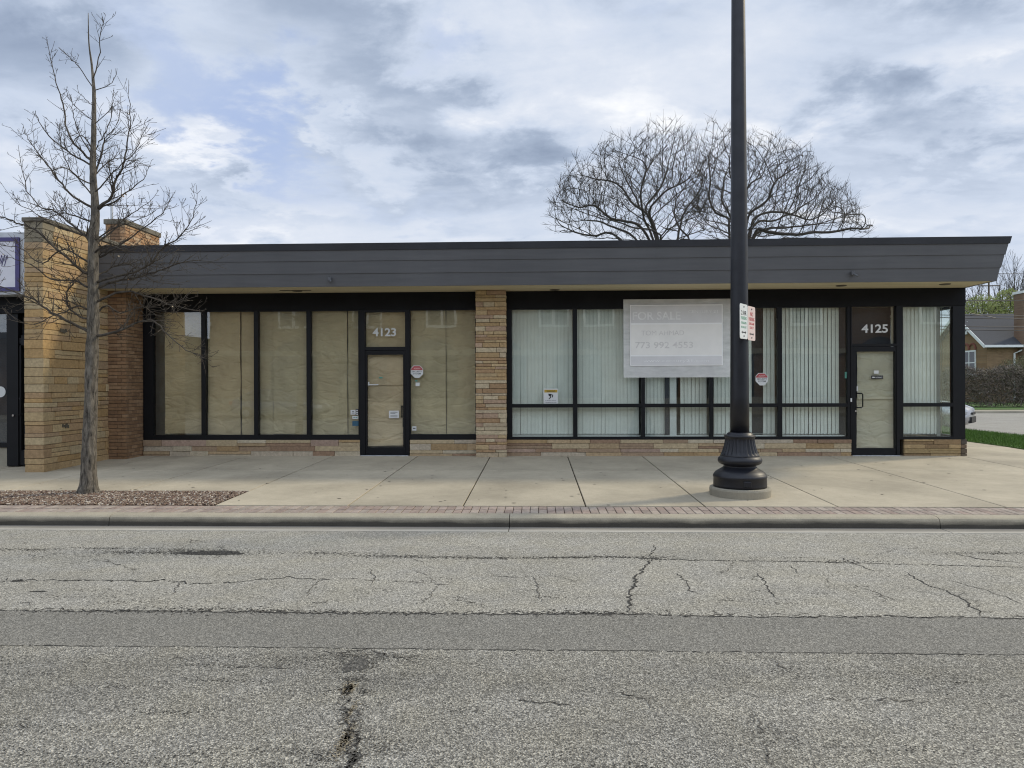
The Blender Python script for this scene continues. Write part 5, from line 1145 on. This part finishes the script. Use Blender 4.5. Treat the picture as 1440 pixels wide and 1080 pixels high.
# --- two big trees behind the roof
prb = dict(seg=[0.3, 0.25, 0.2, 0.18], wander=[0.13, 0.16, 0.2, 0.2], up=[0.03, 0.03, 0.02, 0.02], sides=[4, 3, 3, 3], kids=[3.6, 4.6, 5.0], ang=(20, 52), len=(0.38, 0.62), taper=0.4, rmin=0.0075, k0=0.12)
from mathutils.kdtree import KDTree
def bigtree(Y, root_px, limbs, label, r0, seed, outline, depth):
    """crown grown towards scattered light points (space colonisation) from the main limbs"""
    random.seed(seed)
    bx = XX(root_px, Y); t = thing('bare_tree', (bx, Y, 0), label, 'tree', 'big bare trees behind the roof')
    tr = MB(); fork = Vector((bx, Y, 4.2)); tr.tube(smooth_path([Vector((bx-0.1, Y, -0.1)), Vector((bx, Y, 0.7)), Vector((bx+0.1, Y, 2.2)), fork], 4), [r0*1.3, r0*1.05, r0*0.9]+[r0*0.8]*10, 14)
    tr.build('trunk', 'bark_dark', t, smooth=True)
    nodes = [fork.copy()]; par = [-1]
    for (pix, dy, _) in limbs:
        pts = [fork]+[P(a_, b_, Y+dy*(i+1)/len(pix)) for i, (a_, b_) in enumerate(pix)]
        pts = smooth_path(pts, 8); prev = 0; last = pts[0]
        for p in pts[1:]:
            if (p-last).length > 0.2 or p is pts[-1]:
                nodes.append(p+Vector((random.uniform(-1, 1), random.uniform(-1, 1), random.uniform(-1, 1)))*0.07); par.append(prev); prev = len(nodes)-1; last = p
    def top(x):
        for (x0, y0_), (x1, y1_) in zip(outline[:-1], outline[1:]):
            if x0 <= x <= x1: return y0_+(y1_-y0_)*(x-x0)/(x1-x0)
        return 340
    att = []
    while len(att) < 6500:
        x = random.uniform(outline[0][0], outline[-1][0]); v = random.uniform(-1, 1); k = math.sqrt(1-v*v); tp_ = 345-(345-top(x)-random.gauss(0, 7))*k
        y = random.uniform(tp_, 352)
        sh = max(0, 1-(y-tp_)/60)
        if random.random() > 0.30+0.70*sh: continue
        p = P(x, y, Y+v*depth)
        if noise.noise(p*0.75) < -0.20: continue
        if y > 300 and abs((x-root_px)/130) > 0.62 and v*v < 0.3 and random.random() < 0.5: continue
        att.append(p)
    step, kill, infl = 0.19, 0.27, 1.9
    alive = [True]*len(att); nk_ = [0]*len(nodes)
    for it in range(70):
        kd = KDTree(len(nodes)); 
        for i, p in enumerate(nodes): kd.insert(p, i)
        kd.balance(); pull = {}
        n_al = 0
        for i, p in enumerate(att):
            if not alive[i]: continue
            q, j, d = kd.find(p)
            if d < kill: alive[i] = False; continue
            n_al += 1
            if (p-q).z < -0.5*d: continue
            if d < infl: pull.setdefault(j, Vector((0, 0, 0))); pull[j] += (p-q)/d
        if n_al < 20 or not pull: break
        for j, v in pull.items():
            if v.length < 1e-3: continue
            d = v.normalized()
            if par[j] >= 0: d = d+(nodes[j]-nodes[par[j]]).normalized()*0.35
            d = d+(nodes[j]-fork).normalized()*0.5+Vector((0, 0, 0.12))
            d = (d+Vector((random.uniform(-1, 1), random.uniform(-1, 1), random.uniform(-1, 1)))*0.24).normalized()
            if nk_[j] >= 4: continue
            nk_[j] += 1; nk_.append(0)
            if d.z < -0.28: d.z = -0.28; d.normalize()
            nodes.append(nodes[j]+d*step); par.append(j)
    n = len(nodes); kids_ = [[] for _ in range(n)]
    for i in range(1, n): kids_[par[i]].append(i)
    E_ = 2.35; rr_ = [0.0]*n; rt = 0.0084
    for i in range(n-1, -1, -1):
        rr_[i] = rt if not kids_[i] else (sum(rr_[k]**E_ for k in kids_[i]))**(1/E_)+0.00012
    for i in range(n): rr_[i] = min(rr_[i], r0*0.62)
    m = MB(); stack = [(0, None)]
    # chains: follow the thickest child, start a new tube for each side branch
    todo = [(k, 0) for k in kids_[0]]
    while todo:
        i, base = todo.pop(); ch = [nodes[base], nodes[i]]; ra = [min(rr_[i]*1.1, rr_[base]), rr_[i]]
        while kids_[i]:
            ks = sorted(kids_[i], key=lambda k: -rr_[k]); todo += [(k, i) for k in ks[1:]]; i = ks[0]; ch.append(nodes[i]); ra.append(rr_[i])
        if len(ch) > 3: ch = [ch[0]]+[(ch[k-1]+ch[k]*2+ch[k+1])/4 for k in range(1, len(ch)-1)]+[ch[-1]]
        m.tube(ch, ra, 6 if ra[1] > 0.05 else (4 if ra[1] > 0.02 else 3), cap=False)
        for k in range(1, len(ch)-1):
            if ra[k] < 0.03 and random.random() < 0.55:
                e_ = ((ch[k+1]-ch[k]).normalized()+Vector((random.uniform(-1, 1), random.uniform(-1, 1), random.uniform(-0.6, 1)))*0.9).normalized(); l_ = random.uniform(0.15, 0.5)
                q1 = ch[k]+e_*l_*0.5; m.tube([ch[k], q1, ch[k]+e_*l_+Vector((random.uniform(-.05, .05), 0, random.uniform(-.02, .07)))], [0.007, 0.006, 0.004], 3, cap=False)
        d = (ch[-1]-ch[-2]).normalized()
        for _ in range(5):
            e_ = (d+Vector((random.uniform(-1, 1), random.uniform(-1, 1), random.uniform(-0.5, 1)))*0.55).normalized(); l_ = random.uniform(0.15, 0.65)
            m.tube([ch[-1], ch[-1]+e_*l_*0.5, ch[-1]+e_*l_+Vector((random.uniform(-.04, .04), 0, random.uniform(-.02, .05)))], [0.006, 0.005, 0.003], 3, cap=False)
    m.build('crown', 'bark_dark', t, smooth=True)
bigtree(33.0, 935, [([(924, 337), (914, 306), (889, 285), (872, 261), (844, 252), (809, 247)], 1.5, 0.17), ([(918, 337), (907, 310), (900, 275), (910, 240), (903, 222), (915, 197)], -2.5, 0.15), ([(922, 337), (907, 292), (924, 271), (938, 240), (945, 205)], 2.5, 0.13),
 ([(926, 340), (912, 300), (934, 271), (962, 257), (976, 238)], -3.0, 0.12), ([(915, 345), (900, 320), (889, 313), (858, 306), (837, 288), (813, 292), (790, 284)], -1.5, 0.13), ([(905, 360), (875, 339), (858, 327), (834, 333), (809, 327), (790, 318)], 2.0, 0.12),
 ([(925, 330), (900, 290), (880, 250), (868, 222), (850, 212)], 3.0, 0.11), ([(950, 345), (971, 337), (956, 321), (948, 299), (955, 275), (970, 262)], 1.5, 0.10), ([(940, 350), (952, 340), (962, 300), (985, 265), (990, 240)], 3.0, 0.07), ([(900, 345), (860, 318), (830, 310), (800, 312)], 4.5, 0.10)],
 'big bare elm like tree rising behind the roof, left of the lamp post', 0.42, 11, [(764, 342), (768, 315), (780, 282), (800, 238), (825, 218), (860, 203), (900, 196), (930, 186), (955, 184), (978, 192), (992, 230), (996, 300), (998, 340)], 4.3)
bigtree(34.0, 1036, [([(1025, 335), (1025, 306), (1007, 299), (997, 275), (999, 250), (995, 225), (1005, 198)], 1.5, 0.17), ([(1049, 334), (1052, 302), (1080, 281), (1087, 257), (1108, 243), (1134, 226)], -1.5, 0.16), ([(1052, 330), (1073, 299), (1115, 302), (1143, 309), (1177, 283)], 2.0, 0.14),
 ([(1060, 332), (1080, 327), (1115, 330), (1146, 327), (1184, 323), (1212, 320)], -2.0, 0.13), ([(1045, 320), (1050, 264), (1073, 247), (1077, 226), (1087, 207)], 3.0, 0.12), ([(1040, 320), (1035, 270), (1025, 240), (1030, 205)], -3.0, 0.12), ([(1030, 320), (1015, 285), (1020, 245), (1040, 215), (1060, 212)], 4.0, 0.10),
 ([(1055, 325), (1090, 310), (1130, 290), (1160, 265), (1165, 250)], 4.0, 0.11), ([(1060, 335), (1110, 320), (1160, 312), (1200, 305)], 4.5, 0.10)],
 'big bare tree rising behind the roof, right of the lamp post', 0.45, 23, [(972, 330), (975, 240), (984, 192), (1002, 183), (1040, 188), (1075, 200), (1100, 203), (1135, 218), (1150, 240), (1165, 262), (1195, 280), (1212, 305), (1224, 338)], 4.3)
random.seed(5)

# ================================================================== FAR RIGHT: house, hedge, trees, wires
HY = 55.0
hs = thing('brick_house', (XX(1388, HY)+4, HY, 0.15), 'tan brick house with grey gable roof beyond the side street', 'house')
hx0 = XX(1388, HY); eave = ZZ(484, HY, 1400); half = 3.4; ridge = ZZ(444, HY+half, 1360); hx1 = hx0+13
m = MB(); m.box(hx0, hx1, HY, HY+0.2, 0.1, eave); m.box(hx0+0.01, hx1, HY+2*half-0.2, HY+2*half, 0.1, eave); m.box(hx1-0.2, hx1, HY+0.2, HY+2*half-0.2, 0.1, eave); m.build('wall', 'tan_house_brick', hs)
m = MB(); n = len(m.v); pts = [(HY+0.004, 0.1), (HY+2*half, 0.1), (HY+2*half, eave), (HY+half, ridge-0.05), (HY+0.004, eave)]
for x in (hx0-0.004, hx0+0.22):
    for (y, z) in pts: m.v.append((x, y, z))
m.f += [(4, 3, 2, 1, 0), (5, 6, 7, 8, 9)]+[(i, (i+1) % 5, 5+(i+1) % 5, 5+i) for i in range(5)]; m.c += [None]*7; m.m += [0]*7
gw = m.build('gable_wall', 'tan_house_brick_side', hs)
rf = MB()
for s in (-1, 1):
    ye = HY+half+s*(half+0.45); ze = eave-0.25+0.05; n = len(rf.v)
    rf.v += [(hx0-0.45, HY+half, ridge), (hx1+0.4, HY+half, ridge), (hx1+0.4, ye, ze), (hx0-0.45, ye, ze), (hx0-0.45, HY+half, ridge+0.14), (hx1+0.4, HY+half, ridge+0.14), (hx1+0.4, ye, ze+0.14), (hx0-0.45, ye, ze+0.14)]
    rf.f += [tuple(n+i for i in f) for f in ((0, 1, 2, 3), (7, 6, 5, 4), (0, 3, 7, 4), (1, 5, 6, 2), (3, 2, 6, 7))]; rf.c += [None]*5; rf.m += [0]*5
roofo = rf.build('roof', 'shingles', hs)
m = MB(); ye = HY-0.45; ze = eave-0.2
m.box(hx0-0.5, hx1+0.4, ye-0.14, ye-0.004, ze-0.06, ze+0.12)
m.build('gutter_board', 'white_paint', hs)
m = MB(); n = len(m.v)
for s, ysg in ((-1, HY+half-(half+0.45)), (1, HY+half+half+0.45)):
    n = len(m.v); m.v += [(hx0-0.50, HY+half, ridge-0.12), (hx0-0.50, ysg, ze-0.12), (hx0-0.50, ysg, ze+0.16), (hx0-0.50, HY+half, ridge+0.16), (hx0-0.455, HY+half, ridge-0.12), (hx0-0.455, ysg, ze-0.12), (hx0-0.455, ysg, ze+0.16), (hx0-0.455, HY+half, ridge+0.16)]
    m.f += [tuple(n+i for i in f) for f in ((0, 1, 2, 3), (7, 6, 5, 4), (0, 4, 5, 1), (1, 5, 6, 2), (3, 2, 6, 7))]; m.c += [None]*5; m.m += [0]*5
m.build('bargeboard', 'white_paint', hs)
# chimney, downspout, gable windows
cx0 = XX(1426, HY+0.5); m = MB(); m.box(cx0, cx0+1.2, HY-0.6, HY+0.5, 0.15, ZZ(412, HY-0.6, 1430)); chm = m.build('chimney', 'brown_brick', hs)
m = MB(); m.box(cx0-0.06, cx0+1.26, HY-0.66, HY+0.56, ZZ(412, HY-0.6, 1430), ZZ(408.5, HY-0.6, 1430)); m.build('chimney_cap', 'white_paint', chm)
m = MB(); dx_ = XX(1429.5, HY-0.3); m.tube([(dx_+0.5, HY-0.5, ze-0.02), (dx_+0.4, HY-0.4, ze-0.25), (dx_, HY-0.08, ze-0.5), (dx_, HY-0.08, 0.3)], 0.07, 8); m.build('downspout', 'white_paint', hs)
def gy(px): # depth on the gable face whose image column is px
    lo, hi = HY, HY+2*half
    for _ in range(40):
        mid = (lo+hi)/2; q = (CM.inverted().to_3x3() @ Vector((hx0, mid, 0))); x = 720+1000*q.x/-q.z
        if x > px: lo = mid
        else: hi = mid
    return (lo+hi)/2
def gwin(pa, pb, z0, z1, arch):
    ya, yb2 = gy(pb), gy(pa); m = MB(); X = hx0-0.06; t = 0.12
    m.box(X, X+0.05, ya, ya+t, z0, z1); m.box(X, X+0.05, yb2-t, yb2, z0, z1); m.box(X, X+0.05, ya+t, yb2-t, z0, z0+t); m.box(X, X+0.05, ya+t, yb2-t, z1-t, z1); m.box(X+.003, X+0.05, (ya+yb2)/2-0.05, (ya+yb2)/2+0.05, z0+t, z1-t); m.box(X+.006, X+0.05, ya+t, yb2-t, (z0+z1)/2-0.04, (z0+z1)/2+0.04)
    w_ = m.build('window', 'white_paint', hs); m = MB(); m.box(X+0.02, X+0.03, ya+t, yb2-t, z0+t, z1-t); m.build('pane', 'dark_glass', w_)
    m = MB(); m.box(X-0.06, X+0.05, ya-0.1, yb2+0.1, z0-0.12, z0-0.002); m.build('sill', 'white_paint', w_)
    if arch:
        m = MB()
        for c, rr_ in (((ya*3+yb2)/4, (yb2-ya)/4), ((ya+3*yb2)/4, (yb2-ya)/4)):
            m.tube([(X+0.02, c+rr_*math.cos(math.pi*k/10), z1+0.05+rr_*1.1*math.sin(math.pi*k/10)) for k in range(11)], 0.08, 6)
        m.build('arch', 'red_brick_arch', w_)
gwin(1354.5, 1373, ZZ(530, HY+2), ZZ(496, HY+2), True); gwin(1355, 1361, ZZ(472, HY+2.6), ZZ(456, HY+2.6), False)

# hedge of bare brown twigs
def twiggy(name, label, cat, x0, x1, y0_, y1_, z0, z1, n, cols, mat='leaf_mix', bump_=0.25, ln=(0.15, 0.4), w=0.012, group=None, ellip=False, trunk=None):
    root = thing(name, ((x0+x1)/2, (y0_+y1_)/2, z0), label, cat, group); m = MB()
    for k in range(n):
        if ellip:
            while True:
                a, b, c = random.uniform(-1, 1), random.uniform(-1, 1), random.uniform(-1, 1)
                if a*a+b*b+c*c < 1 and noise.noise(Vector((a*2.5+x0, b*2.5, c*2.5))) > -0.18: break
            p = Vector(((x0+x1)/2+a*(x1-x0)/2, (y0_+y1_)/2+b*(y1_-y0_)/2, (z0+z1)/2+c*(z1-z0)/2))
        else:
            x = random.uniform(x0, x1); top = z1-bump_+bump_*(1+noise.noise(Vector((x*0.7, 3, 1)))*1.6); t = random.random()**0.8
            p = Vector((x, random.uniform(y0_, y1_), z0+(top-z0)*t))
        d = Vector((random.uniform(-1, 1), random.uniform(-1, 1), random.uniform(-0.2, 1.2))).normalized()*random.uniform(*ln); s = Vector((random.uniform(-1, 1), random.uniform(-1, 1), random.uniform(-1, 1))).normalized()*w
        m.face([p-s, p+s, p+d], random.choice(cols))
    m.build('crown' if trunk else 'twigs', mat, root)
    if trunk:
        t = MB(); cx, cy = (x0+x1)/2, (y0_+y1_)/2
        t.tube([(cx, cy, 0.1), (cx+0.1, cy, z0+0.3), (cx, cy, (z0+z1)/2)], [trunk, trunk*0.8, trunk*0.4], 8)
        for k in range(7):
            a = random.uniform(0, 6.28); t.tube([(cx, cy, z0+random.uniform(0, .8)), (cx+math.cos(a)*(x1-x0)*0.25, cy+math.sin(a)*1.0, (z0+z1)/2+random.uniform(-.3, .6)), (cx+math.cos(a)*(x1-x0)*0.4, cy+math.sin(a)*1.5, z1-random.uniform(.3, 1.2))], [trunk*0.4, trunk*0.25, 0.02], 5)
        t.build('trunk', 'bark_dark', root)
    return root
HB = [(0.12, 0.10, 0.08), (0.16, 0.13, 0.11), (0.09, 0.075, 0.06), (0.20, 0.17, 0.14), (0.10, 0.10, 0.06)]
twiggy('hedge', 'brown leafless clipped hedge along the far side of the side street', 'hedge', XX(1353, 45)-4, XX(1440, 45)+6, 44.3, 46.2, 0.15, ZZ(519, 45, 1400), 26000, HB, w=0.022, ln=(0.15, 0.45))
GB = [(0.27, 0.32, 0.09), (0.32, 0.35, 0.11), (0.22, 0.27, 0.08), (0.34, 0.34, 0.15)]
twiggy('budding_shrub', 'olive green budding shrub beside the house chimney', 'shrub', XX(1408, 50), XX(1440, 50)+1.5, 49, 51.5, 1.2, ZZ(500, 50, 1420), 3500, [(0.12, 0.12, 0.06), (0.10, 0.09, 0.05), (0.15, 0.17, 0.08)], ellip=True, ln=(0.08, 0.25), w=0.02, trunk=0.06)
for (a, b, t_, lab) in ((1356, 1406, 408, 'yellow green budding tree crown above the house ridge, left one'), (1398, 1436, 400, 'yellow green budding tree crown touching the house chimney')):
    twiggy('budding_tree', lab, 'tree', XX(a, 66), XX(b, 66), 64, 68, 5.5, ZZ(t_+6, 66, 1400), 5500, GB, ellip=True, ln=(0.10, 0.3), w=0.05, trunk=0.18, group='budding trees behind the house')
prs = dict(seg=[0.8, 0.6, 0.5], wander=[0.16, 0.2, 0.25], up=[0.10, 0.08, 0.04], sides=[4, 3, 3], kids=[0.9, 1.3], ang=(20, 45), len=(0.42, 0.7), taper=0.3, rmin=0.012, k0=0.2)
def smalltree(px, top, Y, label, seed):
    random.seed(seed); bx = XX(px, Y); t = thing('distant_bare_tree', (bx, Y, 0.1), label, 'tree', 'bare trees behind the brick house')
    tr = MB(); zt_ = ZZ(top, Y, px); f = Vector((bx, Y, zt_*0.42)); tr.tube([(bx, Y, 0.0), tuple(f)], [0.28, 0.18], 8); tr.build('trunk', 'bark_dark', t); m = MB()
    for k in range(8):
        a = random.uniform(0, 6.28); d = Vector((math.cos(a)*0.45, math.sin(a)*0.45, 1)); grow(m, f-Vector((0, 0, random.uniform(0, 1))), d, (zt_-f.z)*random.uniform(0.75, 1.0), 0.10, 0, prs)
    m.build('crown', 'bark_dark', t)
smalltree(1392, 383, 85, 'thin bare tree above the house roof beside the fascia end', 3); smalltree(1425, 372, 88, 'thin bare tree above the house chimney', 8); smalltree(1368, 398, 92, 'small bare tree above the roof just right of the corner', 12)
random.seed(9)
up = MB(); ux = XX(1391, 75); up.tube([(ux, 75, 0.1), (ux, 75, ZZ(396, 75, 1391))], [0.12, 0.08], 10); 
ut = thing('utility_pole', (ux, 75, 0.1), 'thin wooden utility pole behind the brick house roof', 'pole'); up.build('pole', 'utility_wood', ut); m = MB(); m.box(ux-1.1, ux+1.1, 74.9, 75.0, ZZ(402, 75, 1391)-0.05, ZZ(402, 75, 1391)+0.05); m.build('crossarm', 'utility_wood', ut)
for (a, b, Yw, lab) in ((417.5, 414.5, 34, 'highest overhead wire crossing in front of the bare trees'), (438, 437, 36, 'overhead wire just above the house ridge'), (441.5, 441, 35, 'overhead wire along the house ridge'), (453.5, 452, 34, 'overhead wire across the middle of the shingle roof'), (457.5, 457, 33, 'overhead wire across the lower shingle roof'), (378, 378.5, 38, 'faint overhead wire beside the end of the fascia')):
    pa, pb = P(1300, a, Yw), P(1480, b, Yw); d = pb-pa; pa = pa-d*0.6; pb = pb+d*1.5; m = MB(); m.tube([pa.lerp(pb, t/14)-Vector((0, 0, 0.25*(1-(2*t/14-1)**2))) for t in range(15)], 0.022 if Yw != 38 else 0.012, 5)
    tag(m.build('overhead_wire', 'wire_black'), lab, 'wire', 'overhead wires right of the building')
m = MB(); m.tube([P(1340, 427, 36), P(1366, 441, 36), P(1400, 447, 36.5)], 0.02, 5); tag(m.build('overhead_wire', 'wire_black'), 'short slanting wire running down to the house ridge', 'wire', 'overhead wires right of the building')

# ================================================================== CARS
def make_car(name, loc, rz, paint, label, group=None):
    root = thing(name, loc, label, 'car', group); m = MB()
    # stations: x (front +), half width, sill z, belt z, roof z (cabin), cabin half width
    st_ = [(2.28, 0.42, 0.36, 0.58, 0), (2.20, 0.66, 0.24, 0.68, 0), (2.02, 0.80, 0.20, 0.76, 0), (1.6, 0.88, 0.19, 0.86, 0), (1.0, 0.90, 0.19, 0.93, 0), (0.85, 0.90, 0.19, 0.95, 0), (-0.2, 0.90, 0.19, 0.97, 0), (-1.2, 0.90, 0.19, 0.99, 0), (-1.75, 0.88, 0.22, 1.02, 0), (-2.15, 0.80, 0.28, 1.0, 0), (-2.28, 0.62, 0.36, 0.85, 0)]
    ring = 12; 
    for (x, hw, z0, z1, _) in st_:
        mid = (z0+z1)/2
        pr_ = [(hw*0.80, z0), (hw*0.97, z0+0.08), (hw, mid), (hw*0.96, z1-0.10), (hw*0.84, z1-0.02), (hw*0.45, z1+0.02)]
        for (y, z) in pr_: m.v.append((x, y, z))
        for (y, z) in pr_[::-1]: m.v.append((x, -y, z))
    for i in range(len(st_)-1):
        for k in range(ring): j = (k+1) % ring; m.f.append((i*ring+k, i*ring+j, (i+1)*ring+j, (i+1)*ring+k)); m.c.append(None); m.m.append(0)
    m.f.append(tuple(range(ring))[::-1]); m.f.append(tuple((len(st_)-1)*ring+k for k in range(ring))); m.c += [None]*2; m.m += [0]*2
    def mk(mb, nm, mt, par=root, sm=True, sub=0):
        o = mb.build(nm, mt, None, smooth=sm); o.parent = par
        bm = bmesh.new(); bm.from_mesh(o.data); bmesh.ops.recalc_face_normals(bm, faces=bm.faces); bm.to_mesh(o.data); bm.free()
        if sub: s = o.modifiers.new('s', 'SUBSURF'); s.levels = sub; s.render_levels = sub
        return o
    mk(m, 'body', paint, sub=2)
    c = MB()
    cs_ = [(1.05, 0.78, 0.93, 0.95), (0.35, 0.66, 0.93, 1.36), (-0.4, 0.64, 0.93, 1.44), (-1.1, 0.64, 0.93, 1.40), (-1.85, 0.72, 0.95, 1.04)]
    for (x, hw, z0, z1) in cs_:
        for (y, z) in ((0.84, z0), (hw, z1-0.03), (hw*0.6, z1), (-hw*0.6, z1), (-hw, z1-0.03), (-0.84, z0)): c.v.append((x, y, z))
    for i in range(4):
        for k in range(5): c.f.append((i*6+k, i*6+k+1, (i+1)*6+k+1, (i+1)*6+k)); c.c.append(None); c.m.append(0)
    mk(c, 'cabin_glass', 'dark_glass')
    rfm = MB(); rfm.prism([(0.30, -0.60), (0.30, 0.60), (-1.15, 0.58), (-1.15, -0.58)], 1.385, 1.45); 
    for s in (-1, 1): rfm.tube([(1.0, s*0.80, 0.97), (0.33, s*0.655, 1.37), (-0.4, s*0.64, 1.43), (-1.1, s*0.64, 1.39), (-1.85, s*0.74, 1.02)], 0.035, 6); rfm.tube([(-0.35, s*0.64, 1.42), (-0.35, s*0.84, 0.95)], 0.035, 6)
    mk(rfm, 'roof', paint, sm=False)
    for (x, s) in ((1.42, 1), (1.42, -1), (-1.38, 1), (-1.38, -1)):
        w_ = MB(); w_.tube([(x, s*0.70, 0.32), (x, s*0.71, 0.32), (x, s*0.90, 0.32), (x, s*0.915, 0.32)], [0.29, 0.32, 0.32, 0.29], 28); wo = mk(w_, 'wheel', 'tyre', sm=False); r_ = MB(); r_.tube([(x, s*0.90, 0.32), (x, s*0.925, 0.32)], [0.20, 0.17], 20); mk(r_, 'rim', 'rim', wo, sm=False)
    for s in (-1, 1):
        h = MB(); h.tube([(1.98, s*0.66, 0.64), (2.19, s*0.56, 0.60)], [0.13, 0.09], 10); mk(h, 'headlight', 'lamp_lens', sm=False)
        h = MB(); h.box(-2.27, -2.10, s*0.66-0.12, s*0.66+0.10, 0.72, 0.90); mk(h, 'taillight', 'tail_lens', sm=False)
        h = MB(); h.box(0.62, 0.80, s*0.95-0.10, s*0.95+0.10, 0.93, 1.05); mk(h, 'mirror', paint, sm=False)
    h = MB(); h.box(2.10, 2.295, -0.40, 0.40, 0.30, 0.46); h.box(2.15, 2.30, -0.25, 0.25, 0.52, 0.58); mk(h, 'grille', 'tyre', sm=False)
    root.rotation_euler = (0, 0, rz)
    return root
nose = P(1374, 585, 23.5); rz_ = R(-38)
make_car('parked_car', (nose.x-2.75*math.cos(rz_)-0.1, 23.5-2.75*math.sin(rz_), 0.02), rz_, 'silver_paint', 'silver car nosing out behind the building corner on the side street').scale = (1.2, 1.2, 1.2)

# ================================================================== ACROSS THE STREET (seen reflected in the shop glass)
m = MB(); m.box(-60, 60, -7.2, -7.0, -0.05, 0.13); m.box(-60, 60, -11.0, -7.2, -0.05, 0.135); struct(m.build('opposite_sidewalk', 'plain_concrete'))
ob = thing('opposite_building', (2, -11.2, 0.13), 'long two storey brown brick building across the street, mirrored in the windows', 'building')
OY = -11.0; OX0, OX1 = -18.6, 24
m = MB(); m.box(OX0, OX1, OY-9, OY, 0, 7.6); m.build('wall', 'brown_brick', ob)
m = MB(); m.box(OX0-.1, OX1+.1, OY-9.1, OY+0.12, 7.6, 7.85); m.build('cornice', 'plain_concrete', ob)
m = MB(); m.box(OX0, OX1, OY+0.002, OY+0.06, 0.1, 0.9); m.box(OX0, OX1, OY+0.002, OY+0.10, 3.3, 3.6); m.build('stone_band', 'plain_concrete', ob)
for x in (-14.6, -10.4, -6.2, 0.1, 2.6, 6.8, 14.0, 21):
    m = MB(); m.box(x, x+1.7, OY, OY+0.07, 4.85, 6.5); w_ = m.build('window', 'white_paint', ob); m = MB(); m.box(x+0.12, x+0.78, OY+.071, OY+0.076, 4.98, 6.38); m.box(x+0.92, x+1.58, OY+.071, OY+0.076, 4.98, 6.38); m.build('pane', 'dark_glass', w_)
for x in (-15, -11, -7, -3.2, 1.0, 5.2, 9.4, 13.5, 17.5):
    m = MB(); m.box(x, x+2.6, OY+0.06, OY+0.08, 0.9, 2.9); m.tube([(x+1.3, OY+0.055, 2.9), (x+1.3, OY+0.081, 2.9)], 1.3, 24); m.build('arched_window', 'dark_glass', ob)
m = MB(); m.box(-40, -21, OY-10, OY-1, 0, 4.4); o_ = thing('opposite_bungalow', (-30, OY-1, 0), 'low brown brick bungalow across the street, mirrored in the left windows', 'house'); m.build('wall', 'brown_brick', o_); m = MB(); m.prism([(-41, OY-11), (-20, OY-11), (-20, OY), (-41, OY)], 4.2, 4.5); m.build('roof', 'shingles', o_)
make_car('reflected_car', (-12.6, -5.8, 0.0), 0, 'blue_paint', 'grey blue car parked across the street, mirrored in the left windows')
random.seed(31); ot = thing('opposite_tree', (-10.2, -8.2, 0.1), 'bare tree across the street, mirrored in the papered windows', 'tree')
m = MB(); f = Vector((-10.2, -8.2, 2.4)); m.tube([(-10.2, -8.2, 0), tuple(f)], [0.2, 0.15], 10); m.build('trunk', 'bark_grey', ot); m = MB()
pro = dict(seg=[0.4, 0.3, 0.3], wander=[0.14, 0.2, 0.25], up=[0.06, 0.05, 0.03], sides=[5, 4, 3], kids=[1.4, 2.0], ang=(25, 50), len=(0.4, 0.7), taper=0.3, rmin=0.01, k0=0.2)
for k in range(9): a = random.uniform(0, 6.28); grow(m, f-Vector((0, 0, random.uniform(0, .5))), Vector((math.cos(a)*0.6, math.sin(a)*0.6, 1)), random.uniform(2.5, 4.2), 0.08, 0, pro)
m.build('crown', 'bark_grey', ot)
